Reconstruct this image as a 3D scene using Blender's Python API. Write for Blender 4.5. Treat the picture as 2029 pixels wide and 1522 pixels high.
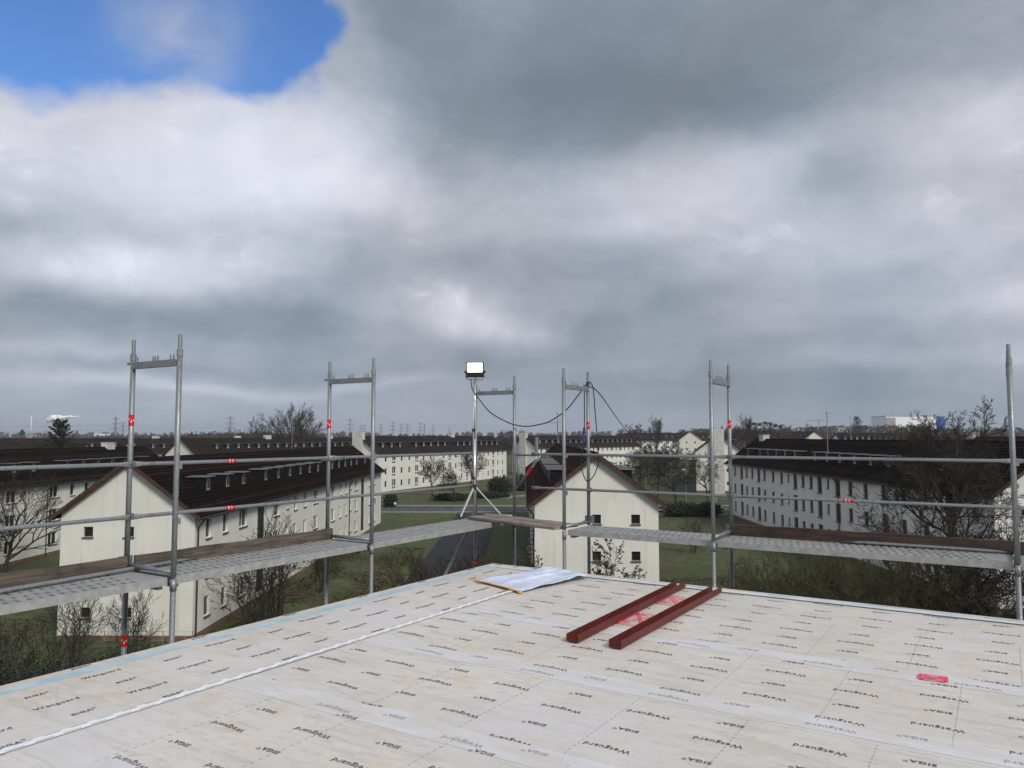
import bpy, math, random
from mathutils import Vector, Matrix, Quaternion
import numpy as np

# ------------------------------------------------------------------ camera, world, sun, exposure
scene = bpy.context.scene
for o in list(bpy.data.objects):
    bpy.data.objects.remove(o)
COL = scene.collection
EYE = 14.3                                   # camera height above the low ground (m)
F_PX, CX, CY, HY = 1530.0, 1014.5, 761.0, 864.0
PITCH = math.atan((HY - CY) / F_PX)
cam_d = bpy.data.cameras.new('camera')
cam = bpy.data.objects.new('camera', cam_d)
COL.objects.link(cam)
cam.location = (0, 0, EYE)
cam.rotation_euler = (math.pi / 2 + PITCH, 0, 0)
cam_d.sensor_width = 36.0
cam_d.lens = 36.0 * F_PX / 2029.0
cam_d.clip_start = 0.1
cam_d.clip_end = 20000
scene.camera = cam
scene.view_settings.view_transform = 'Standard'
scene.view_settings.look = 'None'
scene.view_settings.gamma = 1
scene.view_settings.exposure = 0.25
scene.cycles.max_bounces = 6
scene.cycles.diffuse_bounces = 3
scene.cycles.glossy_bounces = 2
scene.cycles.volume_bounces = 0
scene.view_settings.use_curve_mapping = False

SUN_AZ, SUN_EL = math.radians(146), math.radians(38)      # azimuth from +Y towards +X: behind, to the right
SUN_DIR = Vector((math.sin(SUN_AZ) * math.cos(SUN_EL), math.cos(SUN_AZ) * math.cos(SUN_EL), math.sin(SUN_EL)))


def px_dir(x, y):
    c, s = math.cos(PITCH), math.sin(PITCH)
    a, b = (x - CX) / F_PX, -(y - CY) / F_PX
    return Vector((a, c - s * b, s + c * b))


class NT:
    """small helper to write shader node maths"""
    def __init__(self, tree):
        self.t = tree
        self.n = tree.nodes
        self.l = tree.links

    def new(self, typ, **kw):
        nd = self.n.new(typ)
        for k, v in kw.items():
            setattr(nd, k, v)
        return nd

    def set(self, sock, v):
        if isinstance(v, bpy.types.NodeSocket):
            self.l.new(v, sock)
        else:
            sock.default_value = v

    def m(self, op, a, b=0.0, c=0.0, clamp=False):
        nd = self.n.new('ShaderNodeMath')
        nd.operation = op
        nd.use_clamp = clamp
        self.set(nd.inputs[0], a)
        self.set(nd.inputs[1], b)
        self.set(nd.inputs[2], c)
        return nd.outputs[0]

    def noise(self, vec, scale, detail=4, rough=0.5, dim='3D', dist=0.0):
        nd = self.n.new('ShaderNodeTexNoise')
        nd.noise_dimensions = dim
        if vec is not None:
            self.l.new(vec, nd.inputs['Vector'])
        nd.inputs['Scale'].default_value = scale
        nd.inputs['Detail'].default_value = detail
        nd.inputs['Roughness'].default_value = rough
        nd.inputs['Distortion'].default_value = dist
        return nd

    def ss(self, v, a, b):
        nd = self.n.new('ShaderNodeMapRange')
        nd.interpolation_type = 'SMOOTHSTEP'
        self.set(nd.inputs['Value'], v)
        nd.inputs['From Min'].default_value = a
        nd.inputs['From Max'].default_value = b
        return nd.outputs[0]

    def mix(self, fac, a, b, blend='MIX'):
        nd = self.n.new('ShaderNodeMix')
        nd.data_type = 'RGBA'
        nd.blend_type = blend
        self.set(nd.inputs[0], fac)
        self.set(nd.inputs[6], a if isinstance(a, bpy.types.NodeSocket) else (*a, 1))
        self.set(nd.inputs[7], b if isinstance(b, bpy.types.NodeSocket) else (*b, 1))
        return nd.outputs[2]

    def ramp(self, fac, stops):
        nd = self.n.new('ShaderNodeValToRGB')
        e = nd.color_ramp.elements
        while len(e) > len(stops):
            e.remove(e[-1])
        while len(e) < len(stops):
            e.new(0.5)
        for el, (p, c) in zip(e, stops):
            el.position = p
            el.color = (*c, 1)
        self.set(nd.inputs[0], fac)
        return nd.outputs[0]


def build_world():
    w = bpy.data.worlds.new('World')
    scene.world = w
    w.use_nodes = True
    w.node_tree.nodes.clear()
    T = NT(w.node_tree)
    out = T.new('ShaderNodeOutputWorld')
    bg = T.new('ShaderNodeBackground')
    bg.inputs['Strength'].default_value = 0.1
    T.l.new(bg.outputs[0], out.inputs[0])
    sky = T.new('ShaderNodeTexSky', sky_type='NISHITA')
    sky.sun_disc = False
    sky.sun_elevation = SUN_EL
    sky.sun_rotation = SUN_AZ
    sky.air_density = 1.0
    sky.dust_density = 0.3
    sky.ozone_density = 2.0
    tc = T.new('ShaderNodeTexCoord')
    sep = T.new('ShaderNodeSeparateXYZ')
    T.l.new(tc.outputs['Generated'], sep.inputs[0])
    x, y, z = sep.outputs
    zz = T.m('MAXIMUM', z, 0.0)
    # a flat cloud layer: direction -> point on the layer
    den = T.m('ADD', zz, 0.10)
    comb = T.new('ShaderNodeCombineXYZ')
    T.l.new(T.m('DIVIDE', x, den), comb.inputs[0])
    T.l.new(T.m('DIVIDE', y, den), comb.inputs[1])
    P = comb.outputs[0]
    nbig = T.noise(P, 1.1, 4, 0.48, dist=0.25).outputs[0]
    mpd = T.new('ShaderNodeMapping')
    mpd.inputs['Scale'].default_value = (1.0, 1.0, 2.0)
    T.l.new(tc.outputs['Generated'], mpd.inputs[0])
    nmid = T.noise(mpd.outputs[0], 4.2, 7, 0.56, dist=0.7).outputs[0]
    nfine = T.noise(mpd.outputs[0], 13.0, 7, 0.6, dist=0.9).outputs[0]
    # soft round puffs on the dome itself
    warp = T.noise(tc.outputs['Generated'], 5.0, 5, 0.55)
    wsep = T.new('ShaderNodeSeparateXYZ')
    T.l.new(warp.outputs[1], wsep.inputs[0])
    npuff = T.noise(tc.outputs['Generated'], 9.0, 5, 0.5, dist=0.3).outputs[0]
    az = T.m('ARCTAN2', x, y)
    el = T.m('ARCSINE', zz)
    az = T.m('ADD', az, T.m('MULTIPLY', T.m('SUBTRACT', wsep.outputs[0], 0.5), 0.20))
    el = T.m('ADD', el, T.m('MULTIPLY', T.m('SUBTRACT', wsep.outputs[1], 0.5), 0.10))

    def gauss(px, py, rx, ry):
        d = px_dir(px, py).normalized()
        a0, e0 = math.atan2(d.x, d.y), math.asin(d.z)
        ax = T.m('MULTIPLY', T.m('SUBTRACT', az, a0), F_PX / rx)
        ey = T.m('MULTIPLY', T.m('SUBTRACT', el, e0), F_PX / ry)
        q = T.m('ADD', T.m('MULTIPLY', ax, ax), T.m('MULTIPLY', ey, ey))
        return T.m('EXPONENT', T.m('MULTIPLY', q, -1.0))

    def total(lst):
        acc = None
        for (px, py, rx, ry, wgt) in lst:
            g = T.m('MULTIPLY', gauss(px, py, rx, ry), wgt)
            acc = g if acc is None else T.m('ADD', acc, g)
        return acc

    shade = total([
        (1230, 90, 430, 190, -.30), (1050, 240, 330, 90, -.15), (1680, 20, 260, 150, -.16), (790, 70, 150, 200, -.20), (930, 330, 200, 90, -.08),
        (1380, 190, 250, 80, -.10),
        (230, 290, 420, 170, .30), (610, 320, 230, 130, .25), (190, 525, 190, 42, .34), (530, 520, 150, 50, .14),
        (60, 440, 260, 35, -.10), (430, 450, 190, 35, -.12), (300, 610, 470, 50, -.24), (650, 560, 300, 60, -.06), (950, 635, 170, 42, .28), (760, 400, 150, 70, .12),
        (980, 520, 320, 60, -.12), (1250, 600, 260, 80, -.20), (1440, 320, 220, 55, .22), (1330, 410, 260, 60, .12),
        (1640, 480, 170, 70, .10), (1930, 230, 160, 60, .20), (1980, 400, 150, 150, .10), (2000, 600, 150, 45, .22),
        (1640, 340, 70, 50, -.12), (1560, 770, 460, 75, -.22), (1700, 665, 360, 60, -.12), (1900, 830, 300, 40, -.12), (1480, 800, 480, 60, -.10), (1050, 760, 330, 50, -.10), (1150, 660, 120, 45, -.10),
        (1800, 715, 220, 22, .16), (520, 762, 330, 13, .22), (120, 745, 260, 16, .12), (110, 690, 110, 22, .14),
        (330, 722, 420, 18, -.16), (760, 700, 330, 30, -.12)])
    hole = total([(60, -45, 300, 125, 1.0), (330, 0, 220, 115, .75), (525, 75, 95, 125, .95), (560, -50, 90, 120, .4),
                  (-300, -60, 330, 160, .9)])
    hfield = T.m('ADD', hole, T.m('MULTIPLY', T.m('SUBTRACT', npuff, 0.5), 0.34))
    hfield = T.m('ADD', hfield, T.m('MULTIPLY', T.m('SUBTRACT', nfine, 0.5), 0.50))
    hmask = T.ss(hfield, 0.34, 0.78)
    wisp = T.m('MULTIPLY', gauss(390, 70, 95, 110), T.ss(npuff, .32, .62))
    hmask = T.m('MULTIPLY', hmask, T.m('SUBTRACT', 1.0, T.m('MULTIPLY', wisp, .55)))
    B = T.m('ADD', shade, 0.50)
    B = T.m('ADD', B, T.m('MULTIPLY', T.m('SUBTRACT', nbig, 0.5), 0.24))
    B = T.m('ADD', B, T.m('MULTIPLY', T.m('SUBTRACT', nmid, 0.5), 0.34))
    B = T.m('ADD', B, T.m('MULTIPLY', T.m('SUBTRACT', npuff, 0.5), 0.26))
    B = T.m('ADD', B, T.m('MULTIPLY', T.m('SUBTRACT', nfine, 0.5), 0.15))
    # sunlit curls where the cloud is already bright
    curl = T.m('MULTIPLY', T.ss(npuff, .50, .72), T.ss(nfine, .42, .66))
    B = T.m('ADD', B, T.m('MULTIPLY', T.m('MULTIPLY', curl, T.ss(B, .42, .75)), 0.17))
    B = T.m('ADD', T.m('MULTIPLY', T.m('SUBTRACT', B, .48), 1.15), .48)
    # near the horizon the layers merge into even grey
    low = T.ss(zz, 0.13, 0.015)
    Bl = T.m('ADD', T.m('MULTIPLY', T.m('SUBTRACT', B, 0.42), T.m('SUBTRACT', 1.0, T.m('MULTIPLY', low, 0.55))), 0.42)
    k = 10.7
    cloud = T.ramp(Bl, [(0.0, (.140 * k, .182 * k, .216 * k)), (0.2, (.180 * k, .230 * k, .268 * k)), (0.5, (.325 * k, .370 * k, .415 * k)),
                        (0.8, (.505 * k, .543 * k, .588 * k)), (1.0, (.63 * k, .66 * k, .70 * k))])
    tint = T.mix(T.ss(T.noise(tc.outputs['Generated'], 3.0, 2).outputs[0], .35, .65), (1.065, .985, 1.0), (1.01, .985, 1.05))
    cloud = T.mix(1.0, cloud, tint, 'MULTIPLY')
    blue = T.mix(1.0, sky.outputs[0], (.66, .96, 1.36), 'MULTIPLY')
    T.l.new(T.mix(hmask, cloud, blue), bg.inputs['Color'])
    w.cycles.sampling_method = 'MANUAL'
    w.cycles.sample_map_resolution = 256


build_world()
sun_d = bpy.data.lights.new('sun', 'SUN')
sun_d.energy = 2.2
sun_d.angle = math.radians(16)
sun_d.color = (1.0, 0.95, 0.88)
sun = bpy.data.objects.new('sun', sun_d)
COL.objects.link(sun)
sun.rotation_euler = (-SUN_DIR).to_track_quat('-Z', 'Y').to_euler()
sun.location = (30, -30, 60)

# ------------------------------------------------------------------ materials
MAT = {}


def mat(name, base, rough=0.7, metal=0.0, fn=None, spec=None):
    m = bpy.data.materials.new(name)
    m.use_nodes = True
    T = NT(m.node_tree)
    b = T.n['Principled BSDF']
    b.inputs['Base Color'].default_value = (*base, 1)
    b.inputs['Roughness'].default_value = rough
    b.inputs['Metallic'].default_value = metal
    if spec is not None:
        b.inputs['Specular IOR Level'].default_value = spec
    if fn:
        fn(T, b)
    MAT[name] = m
    return m


def coord(T, kind='Object', scale=(1, 1, 1)):
    tc = T.new('ShaderNodeTexCoord')
    mp = T.new('ShaderNodeMapping')
    mp.inputs['Scale'].default_value = scale
    T.l.new(tc.outputs[kind], mp.inputs[0])
    return mp.outputs[0]


def bump(T, b, height, strength=0.3, dist=0.01):
    bp = T.new('ShaderNodeBump')
    bp.inputs['Strength'].default_value = strength
    bp.inputs['Distance'].default_value = dist
    T.l.new(height, bp.inputs['Height'])
    T.l.new(bp.outputs[0], b.inputs['Normal'])


def mottled(c1, c2, scale, detail=5, lo=.35, hi=.65, stretch=(1, 1, 1), c3=None, s3=None, bmp=0.0, kind='Object'):
    def fn(T, b):
        v = coord(T, kind, stretch)
        n = T.noise(v, scale, detail, 0.6).outputs[0]
        col = T.mix(T.ss(n, lo, hi), c1, c2)
        if c3:
            n2 = T.noise(v, s3, 4, 0.6).outputs[0]
            col = T.mix(T.ss(n2, .55, .72), col, c3)
        T.l.new(col, b.inputs['Base Color'])
        if bmp:
            bump(T, b, n, bmp, 0.02)
    return fn


def f_steel(T, b):
    v = coord(T, 'Object')
    n = T.noise(v, 60, 3, 0.6).outputs[0]
    n2 = T.noise(v, 7, 4, 0.6).outputs[0]
    col = T.mix(T.ss(n, .3, .7), (.20, .218, .225), (.32, .34, .345))
    col = T.mix(T.m('MULTIPLY', T.ss(n2, .5, .75), .55), col, (.13, .137, .137))
    T.l.new(col, b.inputs['Base Color'])
    n3 = T.noise(v, 16, 4, .7).outputs[0]
    col = T.mix(T.m('MULTIPLY', T.ss(n3, .64, .70), .55), col, (.52, .51, .48))
    T.l.new(col, b.inputs['Base Color'])
    T.l.new(T.m('ADD', T.m('MULTIPLY', n2, .35), .32), b.inputs['Roughness'])


mat('steel', (.42, .44, .45), .45, .55, f_steel)


def f_deck(T, b):
    v = coord(T, 'Object')
    n = T.noise(v, 9, 5, 0.65).outputs[0]
    n2 = T.noise(v, 45, 3, 0.6).outputs[0]
    col = T.mix(T.ss(n, .35, .7), (.27, .28, .28), (.40, .395, .365))
    col = T.mix(T.m('MULTIPLY', T.ss(n2, .58, .72), .6), col, (.27, .25, .22))
    T.l.new(col, b.inputs['Base Color'])


mat('deck_steel', (.5, .5, .48), .6, .25, f_deck)
mat('hole_dark', (.025, .025, .023), .9)


def f_wood(c1, c2, c3):
    def fn(T, b):
        v = coord(T, 'Object', (1, 1, 1))
        tc = T.new('ShaderNodeTexCoord')
        mp = T.new('ShaderNodeMapping')
        mp.inputs['Scale'].default_value = (1.2, 22, 22)
        T.l.new(tc.outputs['Object'], mp.inputs[0])
        g = T.noise(mp.outputs[0], 1.6, 5, 0.65, dist=.6).outputs[0]
        k = T.noise(v, 3.5, 4, 0.6).outputs[0]
        col = T.mix(T.ss(g, .32, .68), c1, c2)
        col = T.mix(T.m('MULTIPLY', T.ss(k, .45, .7), .7), col, c3)
        T.l.new(col, b.inputs['Base Color'])
        bump(T, b, g, .5, .01)
    return fn


mat('wood_toe', (.12, .08, .05), .85, 0, f_wood((.060, .047, .037), (.150, .122, .097), (.034, .027, .022)))
mat('wood_dark', (.06, .035, .028), .85, 0, f_wood((.035, .021, .017), (.085, .05, .038), (.025, .016, .014)))
mat('wood_board', (.2, .16, .13), .85, 0, f_wood((.17, .13, .11), (.33, .28, .24), (.12, .085, .07)))
mat('alu', (.75, .76, .77), .35, .8)
mat('black_plastic', (.012, .012, .013), .45)
mat('rubber', (.012, .012, .014), .6)
mat('blue_plug', (.02, .045, .16), .5)
mat('sticker_red', (.62, .012, .02), .5, 0, mottled((.66, .012, .022), (.50, .008, .015), 25))
mat('sticker_white', (.75, .66, .64), .5)
mat('yellow', (.80, .42, .02), .5, 0, mottled((.85, .46, .02), (.70, .34, .015), 20))


def f_membrane(T, b):
    v = coord(T, 'Object')
    a = T.noise(v, .9, 5, .6).outputs[0]
    tc = T.new('ShaderNodeTexCoord')
    mp = T.new('ShaderNodeMapping')
    mp.inputs['Scale'].default_value = (1.0, 5.0, 1.0)
    T.l.new(tc.outputs['Object'], mp.inputs[0])
    st = T.noise(mp.outputs[0], 2.2, 6, .65).outputs[0]
    sp = T.noise(v, 26, 3, .6).outputs[0]
    pl = T.noise(v, 5.0, 5, .65).outputs[0]
    col = T.mix(T.ss(a, .3, .7), (.62, .578, .525), (.68, .645, .595))
    col = T.mix(T.m('MULTIPLY', T.ss(st, .47, .68), .55), col, (.48, .44, .395))
    col = T.mix(T.m('MULTIPLY', T.ss(pl, .53, .68), .7), col, (.63, .53, .40))
    col = T.mix(T.m('MULTIPLY', T.ss(sp, .62, .76), .6), col, (.38, .34, .30))
    mq = T.new('ShaderNodeMapping')
    mq.inputs['Scale'].default_value = (.5, 1.9, 1.0)
    T.l.new(tc.outputs['Object'], mq.inputs[0])
    sm = T.noise(mq.outputs[0], 11, 5, .7).outputs[0]
    col = T.mix(T.m('MULTIPLY', T.ss(sm, .54, .66), .5), col, (.50, .455, .40))
    n4 = T.noise(v, .55, 4, .6).outputs[0]
    col = T.mix(T.m('MULTIPLY', T.ss(n4, .5, .68), .5), col, (.65, .645, .66))
    T.l.new(col, b.inputs['Base Color'])
    T.l.new(T.m('ADD', T.m('MULTIPLY', st, .3), .34), b.inputs['Roughness'])
    h = T.m('ADD', T.noise(v, 3.0, 4, .6).outputs[0], T.m('MULTIPLY', st, .3))
    bump(T, b, h, .6, .02)


mat('membrane', (.70, .67, .62), .5, 0, f_membrane, .4)


def f_lap(T, b):
    v = coord(T, 'Object', (1, 3, 1))
    n = T.noise(v, 1.6, 6, .65).outputs[0]
    n2 = T.noise(v, 6, 5, .6).outputs[0]
    col = T.mix(T.ss(n, .34, .66), (.62, .585, .535), (.69, .69, .715))
    col = T.mix(T.m('MULTIPLY', T.ss(n2, .5, .7), .5), col, (.58, .56, .55))
    T.l.new(col, b.inputs['Base Color'])


mat('lap_film', (.72, .73, .77), .4, 0, f_lap, .4)
mat('print_dark', (.10, .10, .105), .6)
mat('print_faded', (.36, .36, .39), .6)
mat('tape_blue', (.38, .56, .66), .4, 0, mottled((.36, .54, .65), (.52, .65, .71), 4, stretch=(1, 1, 1)))
mat('tape_pale', (.60, .70, .74), .4, 0, mottled((.52, .64, .70), (.72, .77, .78), 3))
mat('tape_white', (.84, .86, .88), .4)
mat('slab_edge', (.62, .60, .56), .7)
mat('osb', (.30, .22, .13), .8, 0, mottled((.24, .17, .09), (.38, .29, .18), 14))


def f_spray(T, b):
    v = coord(T, 'Object')
    n = T.noise(v, 30, 4, .6).outputs[0]
    b.inputs['Base Color'].default_value = (.95, .03, .09, 1)
    tr = T.new('ShaderNodeBsdfTransparent')
    mx = T.new('ShaderNodeMixShader')
    T.l.new(T.ss(n, .22, .50), mx.inputs[0])
    T.l.new(tr.outputs[0], mx.inputs[1])
    T.l.new(b.outputs[0], mx.inputs[2])
    T.l.new(mx.outputs[0], T.n['Material Output'].inputs[0])


def f_mist(T, b):
    v = coord(T, 'Object')
    n = T.noise(v, 14, 4, .6).outputs[0]
    b.inputs['Base Color'].default_value = (.95, .05, .12, 1)
    tr = T.new('ShaderNodeBsdfTransparent')
    mx = T.new('ShaderNodeMixShader')
    T.l.new(T.m('MULTIPLY', T.ss(n, .34, .80), .40), mx.inputs[0])
    T.l.new(tr.outputs[0], mx.inputs[1])
    T.l.new(b.outputs[0], mx.inputs[2])
    T.l.new(mx.outputs[0], T.n['Material Output'].inputs[0])


mat('spray', (.95, .03, .09), .6, 0, f_spray)
mat('spray_mist', (.95, .05, .12), .6, 0, f_mist)
mat('primer_red', (.13, .016, .016), .5, 0, mottled((.092, .0165, .0145), (.125, .0260, .0205), 5, c3=(.075, .014, .012), s3=22, stretch=(.4, 1, 1)), .3)


def f_paper(T, b):
    v = coord(T, 'Object')
    br = T.new('ShaderNodeTexBrick')
    T.l.new(v, br.inputs[0])
    br.inputs['Scale'].default_value = 9
    br.inputs['Mortar Size'].default_value = .012
    br.inputs['Color1'].default_value = (.60, .66, .80, 1)
    br.inputs['Color2'].default_value = (.55, .61, .76, 1)
    br.inputs['Mortar'].default_value = (.32, .36, .46, 1)
    n = T.noise(v, 3, 3).outputs[0]
    n2 = T.noise(v, 16, 5, .7).outputs[0]
    col = T.mix(T.ss(n, .46, .54), (.62, .68, .82), br.outputs[0])
    col = T.mix(T.m('MULTIPLY', T.ss(n2, .60, .66), .45), col, (.30, .34, .45))
    T.l.new(col, b.inputs['Base Color'])


mat('paper', (.78, .81, .88), .6, 0, f_paper)


def f_render(c1, c2, stain):
    def fn(T, b):
        v = coord(T, 'Object')
        n = T.noise(v, .35, 5, .6).outputs[0]
        n2 = T.noise(coord(T, 'Object', (2.2, 2.2, .12)), 1.0, 5, .65).outputs[0]
        col = T.mix(T.ss(n, .3, .7), c1, c2)
        col = T.mix(T.m('MULTIPLY', T.ss(n2, .52, .78), .6), col, stain)
        # faint square insulation-board joints
        br = T.new('ShaderNodeTexBrick')
        tc = T.new('ShaderNodeTexCoord')
        sp = T.new('ShaderNodeSeparateXYZ')
        T.l.new(tc.outputs['Object'], sp.inputs[0])
        cb = T.new('ShaderNodeCombineXYZ')
        T.l.new(T.m('ADD', sp.outputs[0], sp.outputs[1]), cb.inputs[0])
        T.l.new(sp.outputs[2], cb.inputs[1])
        T.l.new(cb.outputs[0], br.inputs[0])
        br.inputs['Scale'].default_value = 1.0
        br.inputs['Brick Width'].default_value = 1.0
        br.inputs['Row Height'].default_value = .5
        br.inputs['Mortar Size'].default_value = .012
        br.inputs['Color1'].default_value = (1, 1, 1, 1)
        br.inputs['Color2'].default_value = (.985, .985, .985, 1)
        br.inputs['Mortar'].default_value = (.94, .94, .93, 1)
        col = T.mix(1.0, col, br.outputs[0], 'MULTIPLY')
        T.l.new(col, b.inputs['Base Color'])
    return fn


mat('render', (.63, .61, .53), .9, 0, f_render((.67, .66, .595), (.74, .73, .665), (.47, .46, .39)))
mat('render_grey', (.56, .55, .52), .9, 0, f_render((.68, .67, .64), (.75, .74, .71), (.48, .47, .45)))
mat('plinth', (.17, .10, .065), .9, 0, mottled((.12, .07, .045), (.22, .13, .085), 2.5))


def f_tile(c1, c2, moss):
    def fn(T, b):
        oi = T.new('ShaderNodeObjectInfo')
        br = T.new('ShaderNodeTexBrick')
        v = coord(T, 'Object')
        T.l.new(coord(T, 'Object', (1, 1, 1)), br.inputs[0])
        br.inputs['Scale'].default_value = 1.0
        br.inputs['Brick Width'].default_value = .34
        br.inputs['Row Height'].default_value = .36
        br.inputs['Mortar Size'].default_value = .01
        br.inputs['Color1'].default_value = (*c1, 1)
        br.inputs['Color2'].default_value = (*c2, 1)
        br.inputs['Mortar'].default_value = (.006, .005, .005, 1)
        n = T.noise(v, .25, 5, .65).outputs[0]
        n2 = T.noise(v, 9, 3, .6).outputs[0]
        col = T.mix(T.m('MULTIPLY', T.ss(n, .5, .75), .6), br.outputs[0], moss)
        col = T.mix(T.m('MULTIPLY', T.ss(n2, .66, .74), .55), col, (.075, .06, .05))
        col = T.mix(1.0, col, T.ramp(oi.outputs['Random'], [(0, (.5, .5, .5)), (.6, (.95, .95, .95)), (1, (1.7, 1.55, 1.45))]), 'MULTIPLY')
        T.l.new(col, b.inputs['Base Color'])
    return fn


mat('tile', (.02, .014, .012), .9, 0, f_tile((.011, .0075, .0065), (.018, .011, .009), (.014, .0115, .007)), .06)
mat('tile_red', (.03, .014, .012), .85, 0, f_tile((.024, .0105, .009), (.040, .0175, .0145), (.020, .0145, .0095)), .06)
mat('tile_moss', (.03, .025, .018), .9, 0, f_tile((.028, .022, .016), (.038, .028, .02), (.040, .034, .018)), .06)
mat('tile_far', (.035, .026, .024), .9, 0, mottled((.016, .012, .0115), (.028, .020, .018), .4), .1)
mat('slate', (.01, .01, .012), .8, 0, mottled((.008, .008, .010), (.017, .017, .02), 4), .1)
mat('verge', (.11, .042, .026), .8, 0, mottled((.045, .018, .012), (.075, .030, .02), 3))
mat('zinc', (.13, .135, .14), .6, .2)
mat('gutter', (.035, .03, .028), .5, .2)
mat('frame_white', (.72, .72, .70), .5)
mat('frame_grey', (.26, .26, .26), .6)
mat('frame_dark', (.05, .05, .05), .6)
mat('glass', (.016, .017, .019), .12, 0, mottled((.010, .011, .012), (.035, .036, .038), .6), .5)
mat('sill', (.055, .05, .048), .6)
mat('door_brown', (.05, .03, .02), .6)


def f_grass(T, b):
    v = coord(T, 'Object')
    a = T.noise(v, .05, 5, .6).outputs[0]
    c = T.noise(v, .28, 5, .65).outputs[0]
    d = T.noise(v, 1.1, 5, .7).outputs[0]
    col = T.mix(T.ss(a, .35, .65), (.048, .076, .016), (.080, .112, .028))
    col = T.mix(T.m('MULTIPLY', T.ss(c, .42, .62), .8), col, (.085, .068, .028))
    col = T.mix(T.m('MULTIPLY', T.ss(d, .42, .62), .75), col, (.018, .026, .006))
    # leaf litter patches
    e = T.noise(v, .11, 4, .6).outputs[0]
    col = T.mix(T.m('MULTIPLY', T.ss(e, .52, .68), .7), col, (.062, .040, .018))
    # ploughed fields and heath far away
    g = T.noise(v, .006, 3, .5).outputs[0]
    col = T.mix(T.m('MULTIPLY', T.ss(g, .5, .6), .35), col, (.055, .050, .030))
    T.l.new(col, b.inputs['Base Color'])
    bump(T, b, T.m('ADD', d, c), .8, .15)


mat('grass', (.04, .05, .02), .95, 0, f_grass)
mat('asphalt', (.055, .055, .056), .9, 0, mottled((.045, .045, .047), (.075, .075, .076), .35, c3=(.035, .035, .037), s3=2.0))
mat('asphalt_dark', (.022, .022, .025), .9, 0, mottled((.008, .008, .011), (.016, .016, .019), .5, c3=(.022, .02, .016), s3=1.2))
mat('paving', (.22, .20, .17), .9, 0, mottled((.17, .155, .13), (.26, .24, .20), 1.2))
mat('kerb', (.28, .27, .25), .9)


def f_bark(c1, c2, c3):
    def fn(T, b):
        v = coord(T, 'Object')
        n = T.noise(v, 1.2, 4, .6).outputs[0]
        n2 = T.noise(coord(T, 'Object', (4, 4, 1)), 6, 4, .6).outputs[0]
        col = T.mix(T.ss(n2, .3, .7), c1, c2)
        col = T.mix(T.m('MULTIPLY', T.ss(n, .48, .66), .6), col, c3)
        T.l.new(col, b.inputs['Base Color'])
    return fn


mat('bark', (.04, .033, .025), .95, 0, f_bark((.022, .018, .014), (.042, .034, .026), (.050, .050, .022)))
mat('bark_grey', (.07, .06, .05), .95, 0, f_bark((.045, .037, .031), (.080, .066, .056), (.06, .055, .04)))
mat('bark_moss', (.05, .05, .02), .95, 0, f_bark((.035, .032, .015), (.085, .076, .036), (.062, .066, .022)))
mat('bark_birch', (.4, .38, .34), .9, 0, f_bark((.30, .28, .25), (.46, .43, .38), (.10, .08, .06)))
mat('twig_far', (.06, .05, .045), .95, 0, mottled((.040, .034, .030), (.085, .068, .055), .05))
mat('leaf_brown', (.10, .055, .02), .9, 0, mottled((.035, .020, .009), (.085, .050, .018), 2.0))
mat('leaf_dry', (.07, .05, .035), .9, 0, mottled((.045, .033, .024), (.10, .075, .05), 2.0))
mat('needle', (.012, .02, .013), .9, 0, mottled((.008, .014, .010), (.02, .03, .017), 1.0))
mat('hedge', (.015, .022, .010), .95, 0, mottled((.009, .014, .007), (.024, .032, .014), 1.5))
mat('ivy', (.012, .022, .012), .8, 0, mottled((.006, .012, .008), (.020, .032, .018), 1.5))
mat('metal_grey', (.25, .26, .27), .6, .4)
mat('pylon', (.22, .23, .24), .7, .2)
mat('white_hall', (.86, .87, .88), .7)
mat('blue_hall', (.02, .09, .36), .6)
mat('hall_grey', (.36, .38, .40), .7)
mat('concrete', (.34, .33, .31), .9, 0, mottled((.30, .29, .27), (.38, .37, .35), .4))
mat('chimney_white', (.55, .54, .49), .9, 0, mottled((.46, .45, .41), (.60, .59, .54), 1.2))


def emissive(name, col, s):
    m = mat(name, col, .4)
    b = m.node_tree.nodes['Principled BSDF']
    b.inputs['Emission Color'].default_value = (*col, 1)
    b.inputs['Emission Strength'].default_value = s


emissive('led', (1.0, .93, .70), 9.0)


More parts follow.
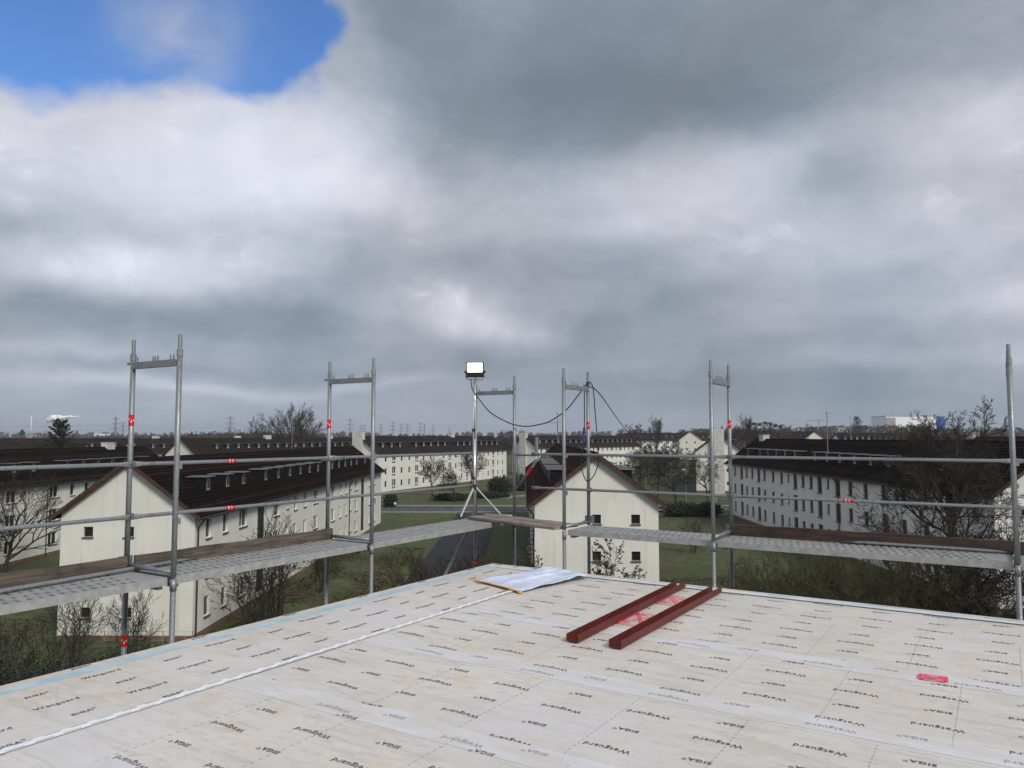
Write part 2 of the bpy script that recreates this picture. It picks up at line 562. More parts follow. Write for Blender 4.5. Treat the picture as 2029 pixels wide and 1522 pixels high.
# ------------------------------------------------------------------ mesh builder
class MB:
    def __init__(self):
        self.v, self.f, self.mi = [], [], []

    def poly(self, pts, mi=0):
        n = len(self.v)
        self.v.extend(tuple(p) for p in pts)
        self.f.append(tuple(range(n, n + len(pts))))
        self.mi.append(mi)

    def box(self, x0, x1, y0, y1, z0, z1, mi=0, M=None):
        p = [(x0, y0, z0), (x1, y0, z0), (x1, y1, z0), (x0, y1, z0), (x0, y0, z1), (x1, y0, z1), (x1, y1, z1), (x0, y1, z1)]
        if M is not None:
            p = [tuple(M @ Vector(q)) for q in p]
        n = len(self.v)
        self.v.extend(p)
        for q in ((0, 3, 2, 1), (4, 5, 6, 7), (0, 1, 5, 4), (1, 2, 6, 5), (2, 3, 7, 6), (3, 0, 4, 7)):
            self.f.append(tuple(n + i for i in q))
            self.mi.append(mi)

    def tube(self, pts, rad, n=8, mi=0, caps=True):
        """pts: list of points, rad: number or list"""
        pts = [Vector(p) for p in pts]
        if not isinstance(rad, (list, tuple)):
            rad = [rad] * len(pts)
        base = len(self.v)
        prev = None
        for i, p in enumerate(pts):
            if i == 0:
                d = pts[1] - pts[0]
            elif i == len(pts) - 1:
                d = pts[-1] - pts[-2]
            else:
                d = (pts[i + 1] - pts[i]).normalized() + (pts[i] - pts[i - 1]).normalized()
            if d.length < 1e-9:
                d = Vector((0, 0, 1))
            d.normalize()
            if prev is None:
                a = Vector((0, 0, 1)) if abs(d.z) < .9 else Vector((1, 0, 0))
                e1 = d.cross(a).normalized()
            else:
                e1 = prev - d * prev.dot(d)
                if e1.length < 1e-6:
                    e1 = d.orthogonal()
                e1.normalize()
            prev = e1
            e2 = d.cross(e1)
            for k in range(n):
                t = 2 * math.pi * k / n
                q = p + (e1 * math.cos(t) + e2 * math.sin(t)) * rad[i]
                self.v.append((q.x, q.y, q.z))
        for i in range(len(pts) - 1):
            for k in range(n):
                a = base + i * n + k
                b_ = base + i * n + (k + 1) % n
                self.f.append((a, b_, b_ + n, a + n))
                self.mi.append(mi)
        if caps:
            self.f.append(tuple(base + k for k in range(n - 1, -1, -1)))
            self.mi.append(mi)
            e = base + (len(pts) - 1) * n
            self.f.append(tuple(e + k for k in range(n)))
            self.mi.append(mi)

    def mesh(self, name, mats, smooth=False):
        me = bpy.data.meshes.new(name)
        me.from_pydata(self.v, [], self.f)
        if isinstance(mats, str):
            mats = [mats]
        for m in mats:
            me.materials.append(MAT[m])
        if len(mats) > 1:
            me.polygons.foreach_set('material_index', self.mi)
        if smooth:
            me.polygons.foreach_set('use_smooth', [True] * len(me.polygons))
        me.update()
        return me

    def build(self, name, mats, parent=None, loc=(0, 0, 0), smooth=False, rotz=0):
        return link(name, self.mesh(name, mats, smooth), parent, loc, rotz)


def link(name, me, parent=None, loc=(0, 0, 0), rotz=0, scale=None):
    o = bpy.data.objects.new(name, me)
    COL.objects.link(o)
    o.location = loc
    if rotz:
        o.rotation_euler = (0, 0, rotz)
    if scale:
        o.scale = (scale,) * 3
    if parent:
        o.parent = parent
    return o


def tag(o, label, cat, group=None, kind=None):
    if label:
        o['label'] = label
    if cat:
        o['category'] = cat
    if group:
        o['group'] = group
    if kind:
        o['kind'] = kind
    return o


def thing(name, label, cat, loc=(0, 0, 0), rotz=0, group=None):
    o = bpy.data.objects.new(name, None)
    COL.objects.link(o)
    o.empty_display_size = .3
    o.location = loc
    o.rotation_euler = (0, 0, rotz)
    return tag(o, label, cat, group)


def struct(o):
    o['kind'] = 'structure'
    return o


def sstep(t):
    t = max(0., min(1., t))
    return t * t * (3 - 2 * t)


def gz(x, y):
    """ground height: low in front, rising a little to the right and away"""
    a = 1.15 * sstep((x + 4) / 36.0) * sstep((y - 10) / 40.0)
    b = 1.7 * sstep((y - 118) / 50.0) * sstep((x + 120) / 80.0)
    c = 2.2 * sstep((y - 240) / 160.0) * sstep((x - 10) / 60.0)
    return max(a, b) + c


# ------------------------------------------------------------------ ground, road, paths
def axis(lo, hi, fine_lo, fine_hi, fine, coarse_n):
    a = list(np.linspace(lo, fine_lo, coarse_n, endpoint=False))
    b = list(np.arange(fine_lo, fine_hi, fine))
    c = list(np.linspace(fine_hi, hi, coarse_n))
    return a + b + c


gx = axis(-6000, 6000, -200, 260, 5, 14)
gy = axis(-400, 6500, -40, 460, 5, 12)
mb = MB()
nx = len(gx)
mb.v = [(x, y, gz(x, y)) for y in gy for x in gx]
mb.f = [(j * nx + i, j * nx + i + 1, (j + 1) * nx + i + 1, (j + 1) * nx + i) for j in range(len(gy) - 1) for i in range(nx - 1)]
mb.mi = [0] * len(mb.f)
struct(mb.build('ground', 'grass', smooth=True))


def strip(name, pts, w, m, dz, closed=True, skirt=None):
    """ribbon along plan points following the ground"""
    b = MB()
    L, R = [], []
    dense = []
    for (p, q) in zip(pts[:-1], pts[1:]):
        n = max(1, int(math.dist(p, q) / 3))
        dense += [(p[0] + (q[0] - p[0]) * k / n, p[1] + (q[1] - p[1]) * k / n) for k in range(n)]
    dense.append(pts[-1])
    for i, p in enumerate(dense):
        a = dense[max(0, i - 1)]
        c = dense[min(len(dense) - 1, i + 1)]
        d = Vector((c[0] - a[0], c[1] - a[1])).normalized()
        n = Vector((-d.y, d.x)) * w / 2
        L.append((p[0] + n.x, p[1] + n.y))
        R.append((p[0] - n.x, p[1] - n.y))
    for i in range(len(dense) - 1):
        b.poly([(*q, gz(*q) + dz) for q in (R[i], R[i + 1], L[i + 1], L[i])])
        if skirt:
            for S in (L, R):
                b.poly([(*S[i], gz(*S[i]) + dz), (*S[i + 1], gz(*S[i + 1]) + dz), (*S[i + 1], gz(*S[i + 1]) - .1), (*S[i], gz(*S[i]) - .1)])
    return struct(b.build(name, m))


strip('road', [(-90, 143), (-30, 143.5), (20, 143), (120, 141)], 7.0, 'asphalt', .05)
strip('kerb', [(-90, 147.1), (-30, 147.6), (20, 147.1), (120, 145.1)], .3, 'kerb', .16, skirt=True)
strip('kerb', [(-90, 138.9), (-30, 139.4), (20, 138.9), (120, 136.9)], .3, 'kerb', .16, skirt=True)
strip('driveway', [(-6.2, 139), (-6.6, 100), (-7.2, 60), (-7.8, 24)], 7.0, 'asphalt_dark', .045)
strip('pavement', [(-27, 171), (-10, 174), (12, 176), (30, 173)], 1.6, 'paving', .06)
strip('path', [(6, 166), (-1, 162), (-2, 158)], 3.2, 'paving', .07)


# ------------------------------------------------------------------ houses
_cache = {}


def cached(key, fn):
    if key not in _cache:
        _cache[key] = fn()
    return _cache[key]


def win_frame(w, h, n, m='frame_white'):
    """casement frame in the xz-plane, bottom at z=0, front looks to -y; n lights"""
    def fn():
        b = MB()
        t, d = .07, .06
        b.box(-w / 2, w / 2, 0, d, 0, t)
        b.box(-w / 2, w / 2, 0, d, h - t, h)
        b.box(-w / 2, -w / 2 + t, 0, d, t, h - t)
        b.box(w / 2 - t, w / 2, 0, d, t, h - t)
        for k in range(1, n):
            x = -w / 2 + w * k / n
            b.box(x - .06, x + .06, -.004, d, t, h - t)
        if h > 1.8:
            b.box(-w / 2 + t, w / 2 - t, -.006, d, .55, .65)
        return b.mesh('window', m)
    return cached(('wf', w, h, n, m), fn)


def win_pane(w, h):
    def fn():
        b = MB()
        b.box(-w / 2 + .05, w / 2 - .05, .03, .045, .05, h - .05)
        return b.mesh('pane', 'glass')
    return cached(('wp', w, h), fn)


def win_sill(w):
    def fn():
        b = MB()
        b.box(-w / 2 - .06, w / 2 + .06, -.26, .02, -.07, -.005)
        return b.mesh('sill', 'sill')
    return cached(('ws', w), fn)


def win_simple(w, h, n, m):
    """far window: frame and pane in one"""
    def fn():
        b = MB()
        t = .09
        b.box(-w / 2 + t, w / 2 - t, .02, .04, t, h - t, 1)
        b.box(-w / 2, w / 2, 0, .06, 0, t)
        b.box(-w / 2, w / 2, 0, .06, h - t, h)
        b.box(-w / 2, -w / 2 + t, 0, .06, t, h - t)
        b.box(w / 2 - t, w / 2, 0, .06, t, h - t)
        for k in range(1, n):
            x = -w / 2 + w * k / n
            b.box(x - .08, x + .08, -.004, .06, t, h - t)
        if h > 1.8:
            b.box(-w / 2 + t, w / 2 - t, -.006, .06, .5, .75)
        return b.mesh('window', [m, 'glass'])
    return cached(('wx', w, h, n, m), fn)


KIND = {'s': (.98, 1.45, 1), 'd': (1.75, 1.45, 2), 'n': (.62, 1.05, 1), 'f': (1.6, 2.15, 2), 'g': (.68, .72, 1), 't': (1.35, 2.0, 1)}
FLOOR = [1.25, 4.05, 6.85]


def tile_course(L, pitch, drop):
    """one course of pantiles along x, lying in the slope: y up the slope"""
    def fn():
        b = MB()
        n = int(L / .34)
        st = L / n
        prof = [(0, 0), (.30, .035), (.62, .038), (.86, .004)]
        top, bot = [], []
        for i in range(n):
            for (u, h) in prof:
                x = (i + u) * st
                bot.append((x, -.03, .075 + h))
                top.append((x, pitch + .05, .012 + h))
        bot.append((L, -.03, .075))
        top.append((L, pitch + .05, .012))
        N = len(bot)
        b.v = bot + top + [(p[0], -.03, -.01) for p in bot]
        for i in range(N - 1):
            b.f.append((i, i + 1, N + i + 1, N + i))
            b.f.append((2 * N + i, 2 * N + i + 1, i + 1, i))
        b.mi = [0] * len(b.f)
        return b.mesh('tile_course', 'tile')
    return cached(('tc', L, pitch), fn)


def house(name, label, corner, axis_dir, base, L=71.0, W=9.5, eave=8.9, rise=3.6, wall='render', tile='tile', right=None, left=None,
          near=None, dorm_r=None, dorm_l=None, fine=True, chimney=(), frame='frame_white', group=None, pipes_r=(), pipes_l=(), slots=(),
          gable_win=True, plinth_h=.75, ridge_chim=(), corner_is='left'):
    """corner: near corner of the wall in plan; axis_dir: direction of the ridge, away from the viewer"""
    ax = Vector(axis_dir).normalized()
    rt = Vector((ax.y, -ax.x))
    org = Vector(corner) if corner_is == 'left' else Vector(corner) - rt * W
    ang = -math.atan2(ax.x, ax.y)
    H = thing(name, label, 'building', (org.x, org.y, base), ang, group)
    ov, oe = .55, .45                       # roof overhang at the eaves / gables
    half = W / 2
    sl = math.atan2(rise, half)
    # ---- walls with real openings
    b = MB()
    ops = {'r': [], 'l': [], 'n': []}
    for key, spec in (('r', right), ('l', left)):
        for (u, k) in (spec or []):
            w, h, n = KIND[k]
            for z in FLOOR:
                z0 = z if k != 'f' else z - .45
                z0 = z0 if k != 't' else z - .35
                if k == 'n':
                    z0 = z + .35
                ops[key].append((u - w / 2, u + w / 2, z0, z0 + h, k))
    if near and gable_win:
        for u in near:
            w, h, n = KIND['g']
            for z in FLOOR:
                ops['n'].append((u - w / 2, u + w / 2, z + .35, z + .35 + h, 'g'))

    def facade(width, lst, to3):
        us = sorted(set([0, width] + [v for o in lst for v in o[:2]]))
        zs = sorted(set([-3, eave] + [v for o in lst for v in o[2:4]]))
        for i in range(len(us) - 1):
            uc = (us[i] + us[i + 1]) / 2
            for j in range(len(zs) - 1):
                zc = (zs[j] + zs[j + 1]) / 2
                if any(o[0] < uc < o[1] and o[2] < zc < o[3] for o in lst):
                    continue
                b.poly([to3(us[i], 0, zs[j]), to3(us[i + 1], 0, zs[j]), to3(us[i + 1], 0, zs[j + 1]), to3(us[i], 0, zs[j + 1])])
        D = .2
        for (u0, u1, z0, z1, k) in lst:
            b.poly([to3(u0, 0, z0), to3(u1, 0, z0), to3(u1, D, z0), to3(u0, D, z0)])
            b.poly([to3(u0, D, z1), to3(u1, D, z1), to3(u1, 0, z1), to3(u0, 0, z1)])
            b.poly([to3(u0, 0, z0), to3(u0, D, z0), to3(u0, D, z1), to3(u0, 0, z1)])
            b.poly([to3(u1, D, z0), to3(u1, 0, z0), to3(u1, 0, z1), to3(u1, D, z1)])
            b.poly([to3(u0, D, z0), to3(u1, D, z0), to3(u1, D, z1), to3(u0, D, z1)])

    facade(L, ops['r'], lambda u, d, z: (W - d, u, z))
    facade(L, ops['l'], lambda u, d, z: (d, L - u, z))
    facade(W, ops['n'], lambda u, d, z: (u, d, z))
    facade(W, [], lambda u, d, z: (W - u, L - d, z))
    b.poly([(0, 0, eave), (W, 0, eave), (half, 0, eave + rise)])
    b.poly([(W, L, eave), (0, L, eave), (half, L, eave + rise)])
    b.build('wall', wall, H)
    if plinth_h:
        b = MB()
        b.box(-.03, W + .03, -.03, L + .03, -3, plinth_h - .35)
        b.build('plinth', 'plinth', H)
    # ---- windows
    for key, rz in (('r', math.pi / 2), ('l', -math.pi / 2), ('n', 0)):
        for (u0, u1, z0, z1, k) in ops[key]:
            w, h, n = KIND[k]
            uc = (u0 + u1) / 2
            loc = {'r': (W - .14, uc, z0), 'l': (.14, L - uc, z0), 'n': (uc, .14, z0)}[key]
            fm = frame if k != 'g' else 'frame_dark'
            if fine:
                f = link('window', win_frame(w, h, n, fm), H, loc, rz)
                link('pane', win_pane(w, h), f)
                link('sill', win_sill(w), f)
            else:
                link('window', win_simple(w, h, n, fm), H, loc, rz)
    for (side, u) in slots:                 # tall glazed stair strips
        b = MB()
        b.box(-.75, .75, -.03, .05, 0, eave - 1.2)
        b.box(-.70, -.62, -.06, -.03, 0, eave - 1.2, 1)
        b.box(.62, .70, -.06, -.03, 0, eave - 1.2, 1)
        for k in range(1, 6):
            b.box(-.62, .62, -.055, -.03, k * 1.25, k * 1.25 + .07, 1)
        b.build('stair_window', ['glass', 'frame_dark'], H, (W, u, .9) if side == 'r' else (0, u, .9), rotz=math.pi / 2 if side == 'r' else -math.pi / 2)
    # ---- roof
    ze = eave - ov * math.tan(sl) + .12
    sl_len = (half + ov) / math.cos(sl)
    b = MB()
    th = .16
    for sgn in (-1, 1):
        x0 = half + sgn * (half + ov)
        pts = [(x0, -oe, ze), (x0, L + oe, ze), (half, L + oe, eave + rise + .12), (half, -oe, eave + rise + .12)]
        if sgn > 0:
            pts = [pts[0], pts[1], pts[2], pts[3]]
        lo = [(p[0], p[1], p[2] - th) for p in pts]
        b.poly(pts if sgn > 0 else pts[::-1])
        b.poly(lo[::-1] if sgn > 0 else lo)
        b.poly([pts[0], lo[0], lo[1], pts[1]])
        b.poly([pts[0], pts[3], lo[3], lo[0]])
        b.poly([pts[1], lo[1], lo[2], pts[2]])
    rf = b.build('roof', tile if fine else ('tile_far' if tile == 'tile' else tile), H)
    if fine:
        pitch = .36
        n = int(sl_len / pitch)
        me = tile_course(round(L + 2 * oe, 2), pitch, 0)
        me = cached(('tcm', round(L + 2 * oe, 2), tile), lambda: me.copy())
        me.materials.clear()
        me.materials.append(MAT[tile])
        for sgn in (-1, 1):
            for k in range(n):
                d = .02 + k * pitch
                o = link('tile_course', me, rf)
                # local x along ridge, y up the slope
                up = Vector((-sgn * math.cos(sl), 0, math.sin(sl)))
                xd = Vector((0, 1, 0)) * (1 if sgn > 0 else -1)
                nz = xd.cross(up)
                M = Matrix((xd, up, nz)).transposed().to_4x4()
                p = Vector((half + sgn * (half + ov), -oe if sgn > 0 else L + oe, ze)) + up * d
                M.translation = p
                o.matrix_local = M
        b = MB()
        b.tube([(half, -oe, eave + rise + .12), (half, L + oe, eave + rise + .12)], .13, 8)
        b.build('ridge_cap', tile, rf)
    # verge boards
    for yy, nm in ((-oe, 'verge_board'), (L + oe, 'verge_board')):
        for sgn in (-1, 1):
            b = MB()
            x0 = half + sgn * (half + ov)
            y0, y1 = (yy - .05, yy - .003) if yy < 0 else (yy + .003, yy + .05)
            p = [(x0, ze + .05), (half, eave + rise + .17), (half, eave + rise - .18), (x0, ze - .26)]
            b.poly([(q[0], y0, q[1]) for q in p])
            b.poly([(q[0], y1, q[1]) for q in p[::-1]])
            for i in range(4):
                q, r = p[i], p[(i + 1) % 4]
                b.poly([(q[0], y0, q[1]), (q[0], y1, q[1]), (r[0], y1, r[1]), (r[0], y0, r[1])])
            b.build('verge_board', 'verge', H)
    for sgn in (-1, 1):
        b = MB()
        x0 = half + sgn * (half + ov + .06)
        b.tube([(x0, -oe, ze - .06), (x0, L + oe, ze - .06)], .075, 6)
        b.build('gutter', 'gutter', H)
    for side, lst in (('r', pipes_r), ('l', pipes_l)):
        for u in lst:
            s = 1 if side == 'r' else -1
            xw = W if s > 0 else 0
            yy = u if s > 0 else L - u
            b = MB()
            b.tube([(xw + s * (ov + .05), yy, ze - .1), (xw + s * .35, yy, eave - .75), (xw + s * .1, yy, eave - 1.05), (xw + s * .1, yy, -.5)], .06, 6)
            b.build('downpipe', 'gutter', H)
    # ---- dormers
    def dormer_body():
        b = MB()
        b.box(-.62, .62, 0, 1.9, -.6, 1.12)
        return b.mesh('dormer', 'slate')

    def dormer_roof():
        b = MB()
        b.box(-.78, .78, -.28, 2.15, 1.122, 1.21)
        return b.mesh('dormer_roof', 'zinc')

    fm_ = 'frame_grey' if fine else 'frame_white'

    def dormer_win():
        b = MB()
        b.box(-.30, .30, -.03, -.002, .12, 1.02, 0)
        b.box(-.22, .22, -.036, -.03, .26, .90, 1)
        return b.mesh('dormer_window', [fm_, 'glass'])
    mbody, mroof, mwin = cached('db', dormer_body), cached('dr', dormer_roof), cached(('dw', fine), dormer_win)
    for side, lst in (('r', dorm_r), ('l', dorm_l)):
        for u in (lst or []):
            s = 1 if side == 'r' else -1
            yy = u if s > 0 else L - u
            xi = 1.35                          # from the wall line inwards
            z = eave + .12 + xi * math.tan(sl) - .04
            d = link('dormer', mbody, H, (W - xi if s > 0 else xi, yy, z), math.pi / 2 * s)
            link('dormer_roof', mroof, d)
            link('dormer_window', mwin, d)
    # ---- chimneys
    for c in chimney:                        # ('gable'|'gable_far', width)
        b = MB()
        if c == 'gable':
            b.box(half - 1.5, half + 1.1, -.75, .35, -2, eave + rise + 1.0)
            b.build('chimney_breast', 'chimney_white', H)
        elif c == 'gable_far':
            b.box(half - 1.4, half + 1.4, L - .4, L + .6, eave, eave + rise + 1.1)
            b.build('chimney_breast', 'chimney_white', H)
    for u in ridge_chim:
        b = MB()
        b.box(half - .5, half + .5, u - 1.0, u + 1.0, eave + rise - 1.2, eave + rise + .75)
        b.box(half - .55, half + .55, u - 1.06, u + 1.06, eave + rise + .752, eave + rise + .86)
        b.build('chimney', 'chimney_white', H)
    return H


AX = (0.0157, 1.0)
R_A = [(2.4, 's'), (5.6, 's'), (9.4, 'd'), (18.0, 'd'), (21.4, 'n'), (24.0, 's'), (27.4, 's'), (31.6, 'd'), (39.4, 'd'), (43.2, 's'), (46.4, 's'),
       (49.0, 'n'), (52.2, 'd'), (61.5, 's'), (65.4, 's')]
DORM = [5.4, 9.3, 13.0, 18.8, 22.6, 26.4, 30.2, 33.8, 37.4, 44.2, 47.8, 51.4, 55.0, 58.6, 64.5]
L_C = [(71 - u, k) for (u, k) in [(67.2, 's'), (63.6, 't'), (61.0, 's'), (58.2, 's'), (55.2, 't'), (52.6, 's'), (49, 's'), (45.6, 's'), (43, 'n'),
       (40.6, 't'), (38, 's'), (35.4, 's'), (32.8, 't'), (30.4, 'n'), (27.8, 't'), (24.6, 's'), (21, 's'), (17, 't'), (13.4, 's'), (9.6, 's'), (5.6, 't'), (2.4, 's')]]
R_D = []
for k, u in enumerate(np.arange(3.2, 70, 3.42)):
    R_D.append((round(float(u), 2), 'sfssfssn'[k % 8]))
R_E = [(round(float(u), 2), 'sdssd'[k % 5]) for k, u in enumerate(np.arange(3.0, 69, 3.3))]

house('apartment_block', 'cream three storey block at left with plain gable and two columns of small gable windows', (-31.8, 55), AX, 0, right=R_A, near=[1.95, 4.85],
      dorm_r=DORM, pipes_r=(.4, 36, 48), slots=(('r', 13.6), ('r', 56.4)), tile='tile')
house('apartment_block', 'cream block at far left edge behind the leaning bare tree', (-65.6, 55), AX, 0, right=R_A, near=[],
      dorm_r=DORM, pipes_r=(.4, 38, 50), tile='tile', ridge_chim=(60,))
house('apartment_block', 'cream block in the centre with gable facing the roof and red brown tiles', (1.75, 60), AX, .35, right=R_E[:6], left=R_E, near=[4.75, 7.75],
      dorm_r=DORM[:6], dorm_l=[71 - d for d in DORM], tile='tile_red', pipes_l=(70.5,), ridge_chim=())
house('apartment_block', 'pale grey block at right with three rows of narrow dark windows behind big bare tree', (35.9, 58), (0.001, 1), 1.15, wall='render_grey', left=L_C, near=[2.0, 7.0],
      dorm_l=[71 - d for d in DORM], pipes_l=(.6, 43.5), tile='tile', frame='frame_dark', ridge_chim=(67,))
house('apartment_block', 'dark roofed block behind the grey block at the right edge', (70.0, 58), AX, 1.5, left=R_A, dorm_l=DORM, tile='tile_red', ridge_chim=(20, 69.5))
DD = (.385, .923)
house('apartment_block', 'long white block across the lawn with three rows of french windows and white dormers', (-29, 168), DD, 1.7, right=R_D, near=[],
      dorm_r=[4 + 3.7 * k for k in range(18) if k not in (3, 9, 13)], fine=False, chimney=('gable',), ridge_chim=(44,), corner_is='right', tile='tile_far')
house('apartment_block', 'block with mossy brown roof and a row of small dormers behind the left gable house', (-73.4, 180), DD, 1.2, right=R_D, dorm_r=[8 + 3.7 * k for k in range(16)],
      fine=False, ridge_chim=(30, 58), corner_is='right', tile='tile_moss', chimney=())
house('apartment_block', 'white block with dark dormers seen in the gap between two scaffold posts', (-98.5, 207.8), DD, 1.0, right=R_D, dorm_r=[4 + 3.7 * k for k in range(16)],
      fine=False, corner_is='right', ridge_chim=(40,), tile='tile_far')
house('apartment_block', 'long dark roof of a far block behind the conifer', (-105, 240), (-1, 0.03), 1.0, W=10, left=R_D, dorm_l=[4 + 3.7 * k for k in range(18)],
      fine=False, ridge_chim=(8, 40), tile='tile_far')
house('apartment_block', 'low dark roof with small dormers just right of the leaning bare tree', (-99, 175), (-1, 0.03), .1, left=R_D, dorm_l=[4 + 3.7 * k for k in range(18)],
      fine=False, tile='tile_far')
house('apartment_block', 'white block with a row of white dormers above the centre gable house', (7.8, 250), (.6, .8), 1.9, right=R_E, dorm_r=[4 + 3.7 * k for k in range(18)],
      fine=False, corner_is='right', chimney=('gable',), ridge_chim=(40,), tile='tile_far')
house('apartment_block', 'cream gable with full height chimney breast behind the grey block', (39.4, 166), (.25, .97), 2.3, near=[6.6], dorm_r=[6 + 4 * k for k in range(12)],
      left=R_E, fine=False, chimney=('gable',), tile='tile_far', ridge_chim=(12,))
house('apartment_block', 'distant cream gable house with chimney left of the tall scaffold post', (71.3, 330), (.2, .98), 4.0, L=50, fine=False, chimney=(), ridge_chim=(3, 30), near=[3, 6.5],
      dorm_r=[6 + 4 * k for k in range(9)], tile='tile_far')
house('apartment_block', 'distant pale block with a row of dormers among dark trees right of the cable', (63, 418), (1, .25), 3.4, L=60, fine=False, right=R_E[:16], dorm_r=[4 + 3.7 * k for k in range(14)],
      tile='tile_far', corner_is='right')
for (px, Y, w, base, lab) in [(1520, 300, 9.5, 3.6, 'distant gable house leftmost of the row behind the grey block'),
                              (1612, 355, 9.5, 4.0, 'bright cream gable in the row behind the grey block ridge'),
                              (1590, 470, 9.5, 4.2, 'dim gable house half hidden behind the bright cream gable'),
                              (1648, 560, 9.5, 4.6, 'small pale gable right of the bright cream gable')]:
    X = (px - CX) / F_PX * Y
    house('apartment_block', lab, (X - w / 2, Y), (.12, 1), base, L=45, fine=False, tile='tile_far', near=[], dorm_l=[5 + 4 * k for k in range(8)])
house('apartment_block', 'far block with dark roof and strip of dormers ending in a pale firewall', (128, 300), (1, .1), 2.9, L=40, fine=False, right=R_E[:10], dorm_r=[2 + 2.4 * k for k in range(13)],
      chimney=('gable_far',), tile='slate', corner_is='right')


# ------------------------------------------------------------------ the roof we stand on
TH = math.radians(-32.4)
AX_, AY_ = -0.2785, 10.933
ROOF_Z = EYE - 1.78
DECK_Z = EYE - 1.27


def rw(t, y, z=0.0):
    """roof frame (t along the right edge, y along the left edge away from the viewer) -> world"""
    return Vector((AX_ + t * math.cos(TH) - y * math.sin(TH), AY_ + t * math.sin(TH) + y * math.cos(TH), z))


bld = thing('timber_building', 'building under construction with flat roof covered in printed pale membrane', 'building', (AX_, AY_, 0), TH)
TMAX, SMAX = 26.0, 17.0
b = MB()
b.box(0, TMAX, -SMAX, 0, ROOF_Z - .30, ROOF_Z - .02)
b.build('roof_slab', 'slab_edge', bld)
b = MB()
b.box(.12, TMAX - .12, -SMAX + .12, -.12, -1, ROOF_Z - .31)
b.build('wall', 'osb', bld)


def text_mesh(s, size, sx, bold):
    c = bpy.data.curves.new('txt', 'FONT')
    c.body = s
    c.size = size
    c.resolution_u = 2
    c.offset = bold
    c.space_character = 1.12
    c.align_x = 'CENTER'
    c.align_y = 'CENTER'
    c.fill_mode = 'FRONT'
    o = bpy.data.objects.new('txt', c)
    COL.objects.link(o)
    dg = bpy.context.evaluated_depsgraph_get()
    me = o.evaluated_get(dg).to_mesh()
    V = [(v.co.x * sx, v.co.y) for v in me.vertices]
    Fc = [tuple(p.vertices) for p in me.polygons]
    o.evaluated_get(dg).to_mesh_clear()
    bpy.data.objects.remove(o)
    bpy.data.curves.remove(c)
    xs = [v[0] for v in V]
    return V, Fc, max(xs) - min(xs)


WORD_W = text_mesh('Wetguard', .066, 1.0, .0009)
WORD_S = text_mesh('SIGA', .050, 1.25, .0016)


def scaled(word, width, extra=None):
    V, Fc, w = word
    k = width / w
    return [(x * k, y) for x, y in V], Fc


WET = scaled(WORD_W, .29)
WET_D = None
SIG = scaled(WORD_S, .135)
REG = text_mesh('®', .034, 1.0, .0008)
SIG = (SIG[0] + [(x + .085, y + .016) for x, y in REG[0]], SIG[1] + [tuple(i + len(SIG[0]) for i in f) for f in REG[1]])


def put_word(b, word, cx, cy, ang, z):
    V, Fc = word
    n = len(b.v)
    c, s = math.cos(ang), math.sin(ang)
    b.v.extend((cx + x * c - y * s, cy + x * s + y * c, z) for x, y in V)
    for f in Fc:
        b.f.append(tuple(n + i for i in f))
        b.mi.append(0)


random.seed(5)
SEAM_T = 1.30
# field sheets: (y0, y1) in s (distance from the far edge)
laps = [1.17, 2.56, 3.93, 5.30, 6.67, 8.04]


def sheet(name, t0, t1, s0, s1, z):
    b = MB()
    b.box(t0, t1, -s1, -s0, z - .018, z)
    return b.build(name, 'membrane', bld)


PER = 1.032


def prints(parent, z, s_list_a, s_list_b, ta, tb, ang, t0, t1, sig_a, sig_b, faded=None):
    b = MB()
    for (t_first, wl, sl_) in ((ta, s_list_a, sig_a), (tb, s_list_b, sig_b)):
        k0 = math.ceil((t0 + .22 - t_first) / PER)
        t = t_first + k0 * PER
        while t < t1 - .1:
            for s in wl:
                put_word(b, WET, t, -s, ang, z)
            for s in sl_:
                put_word(b, SIG, t, -s, ang, z)
            t += PER
    return b.build('printed_lettering', 'print_dark', parent)


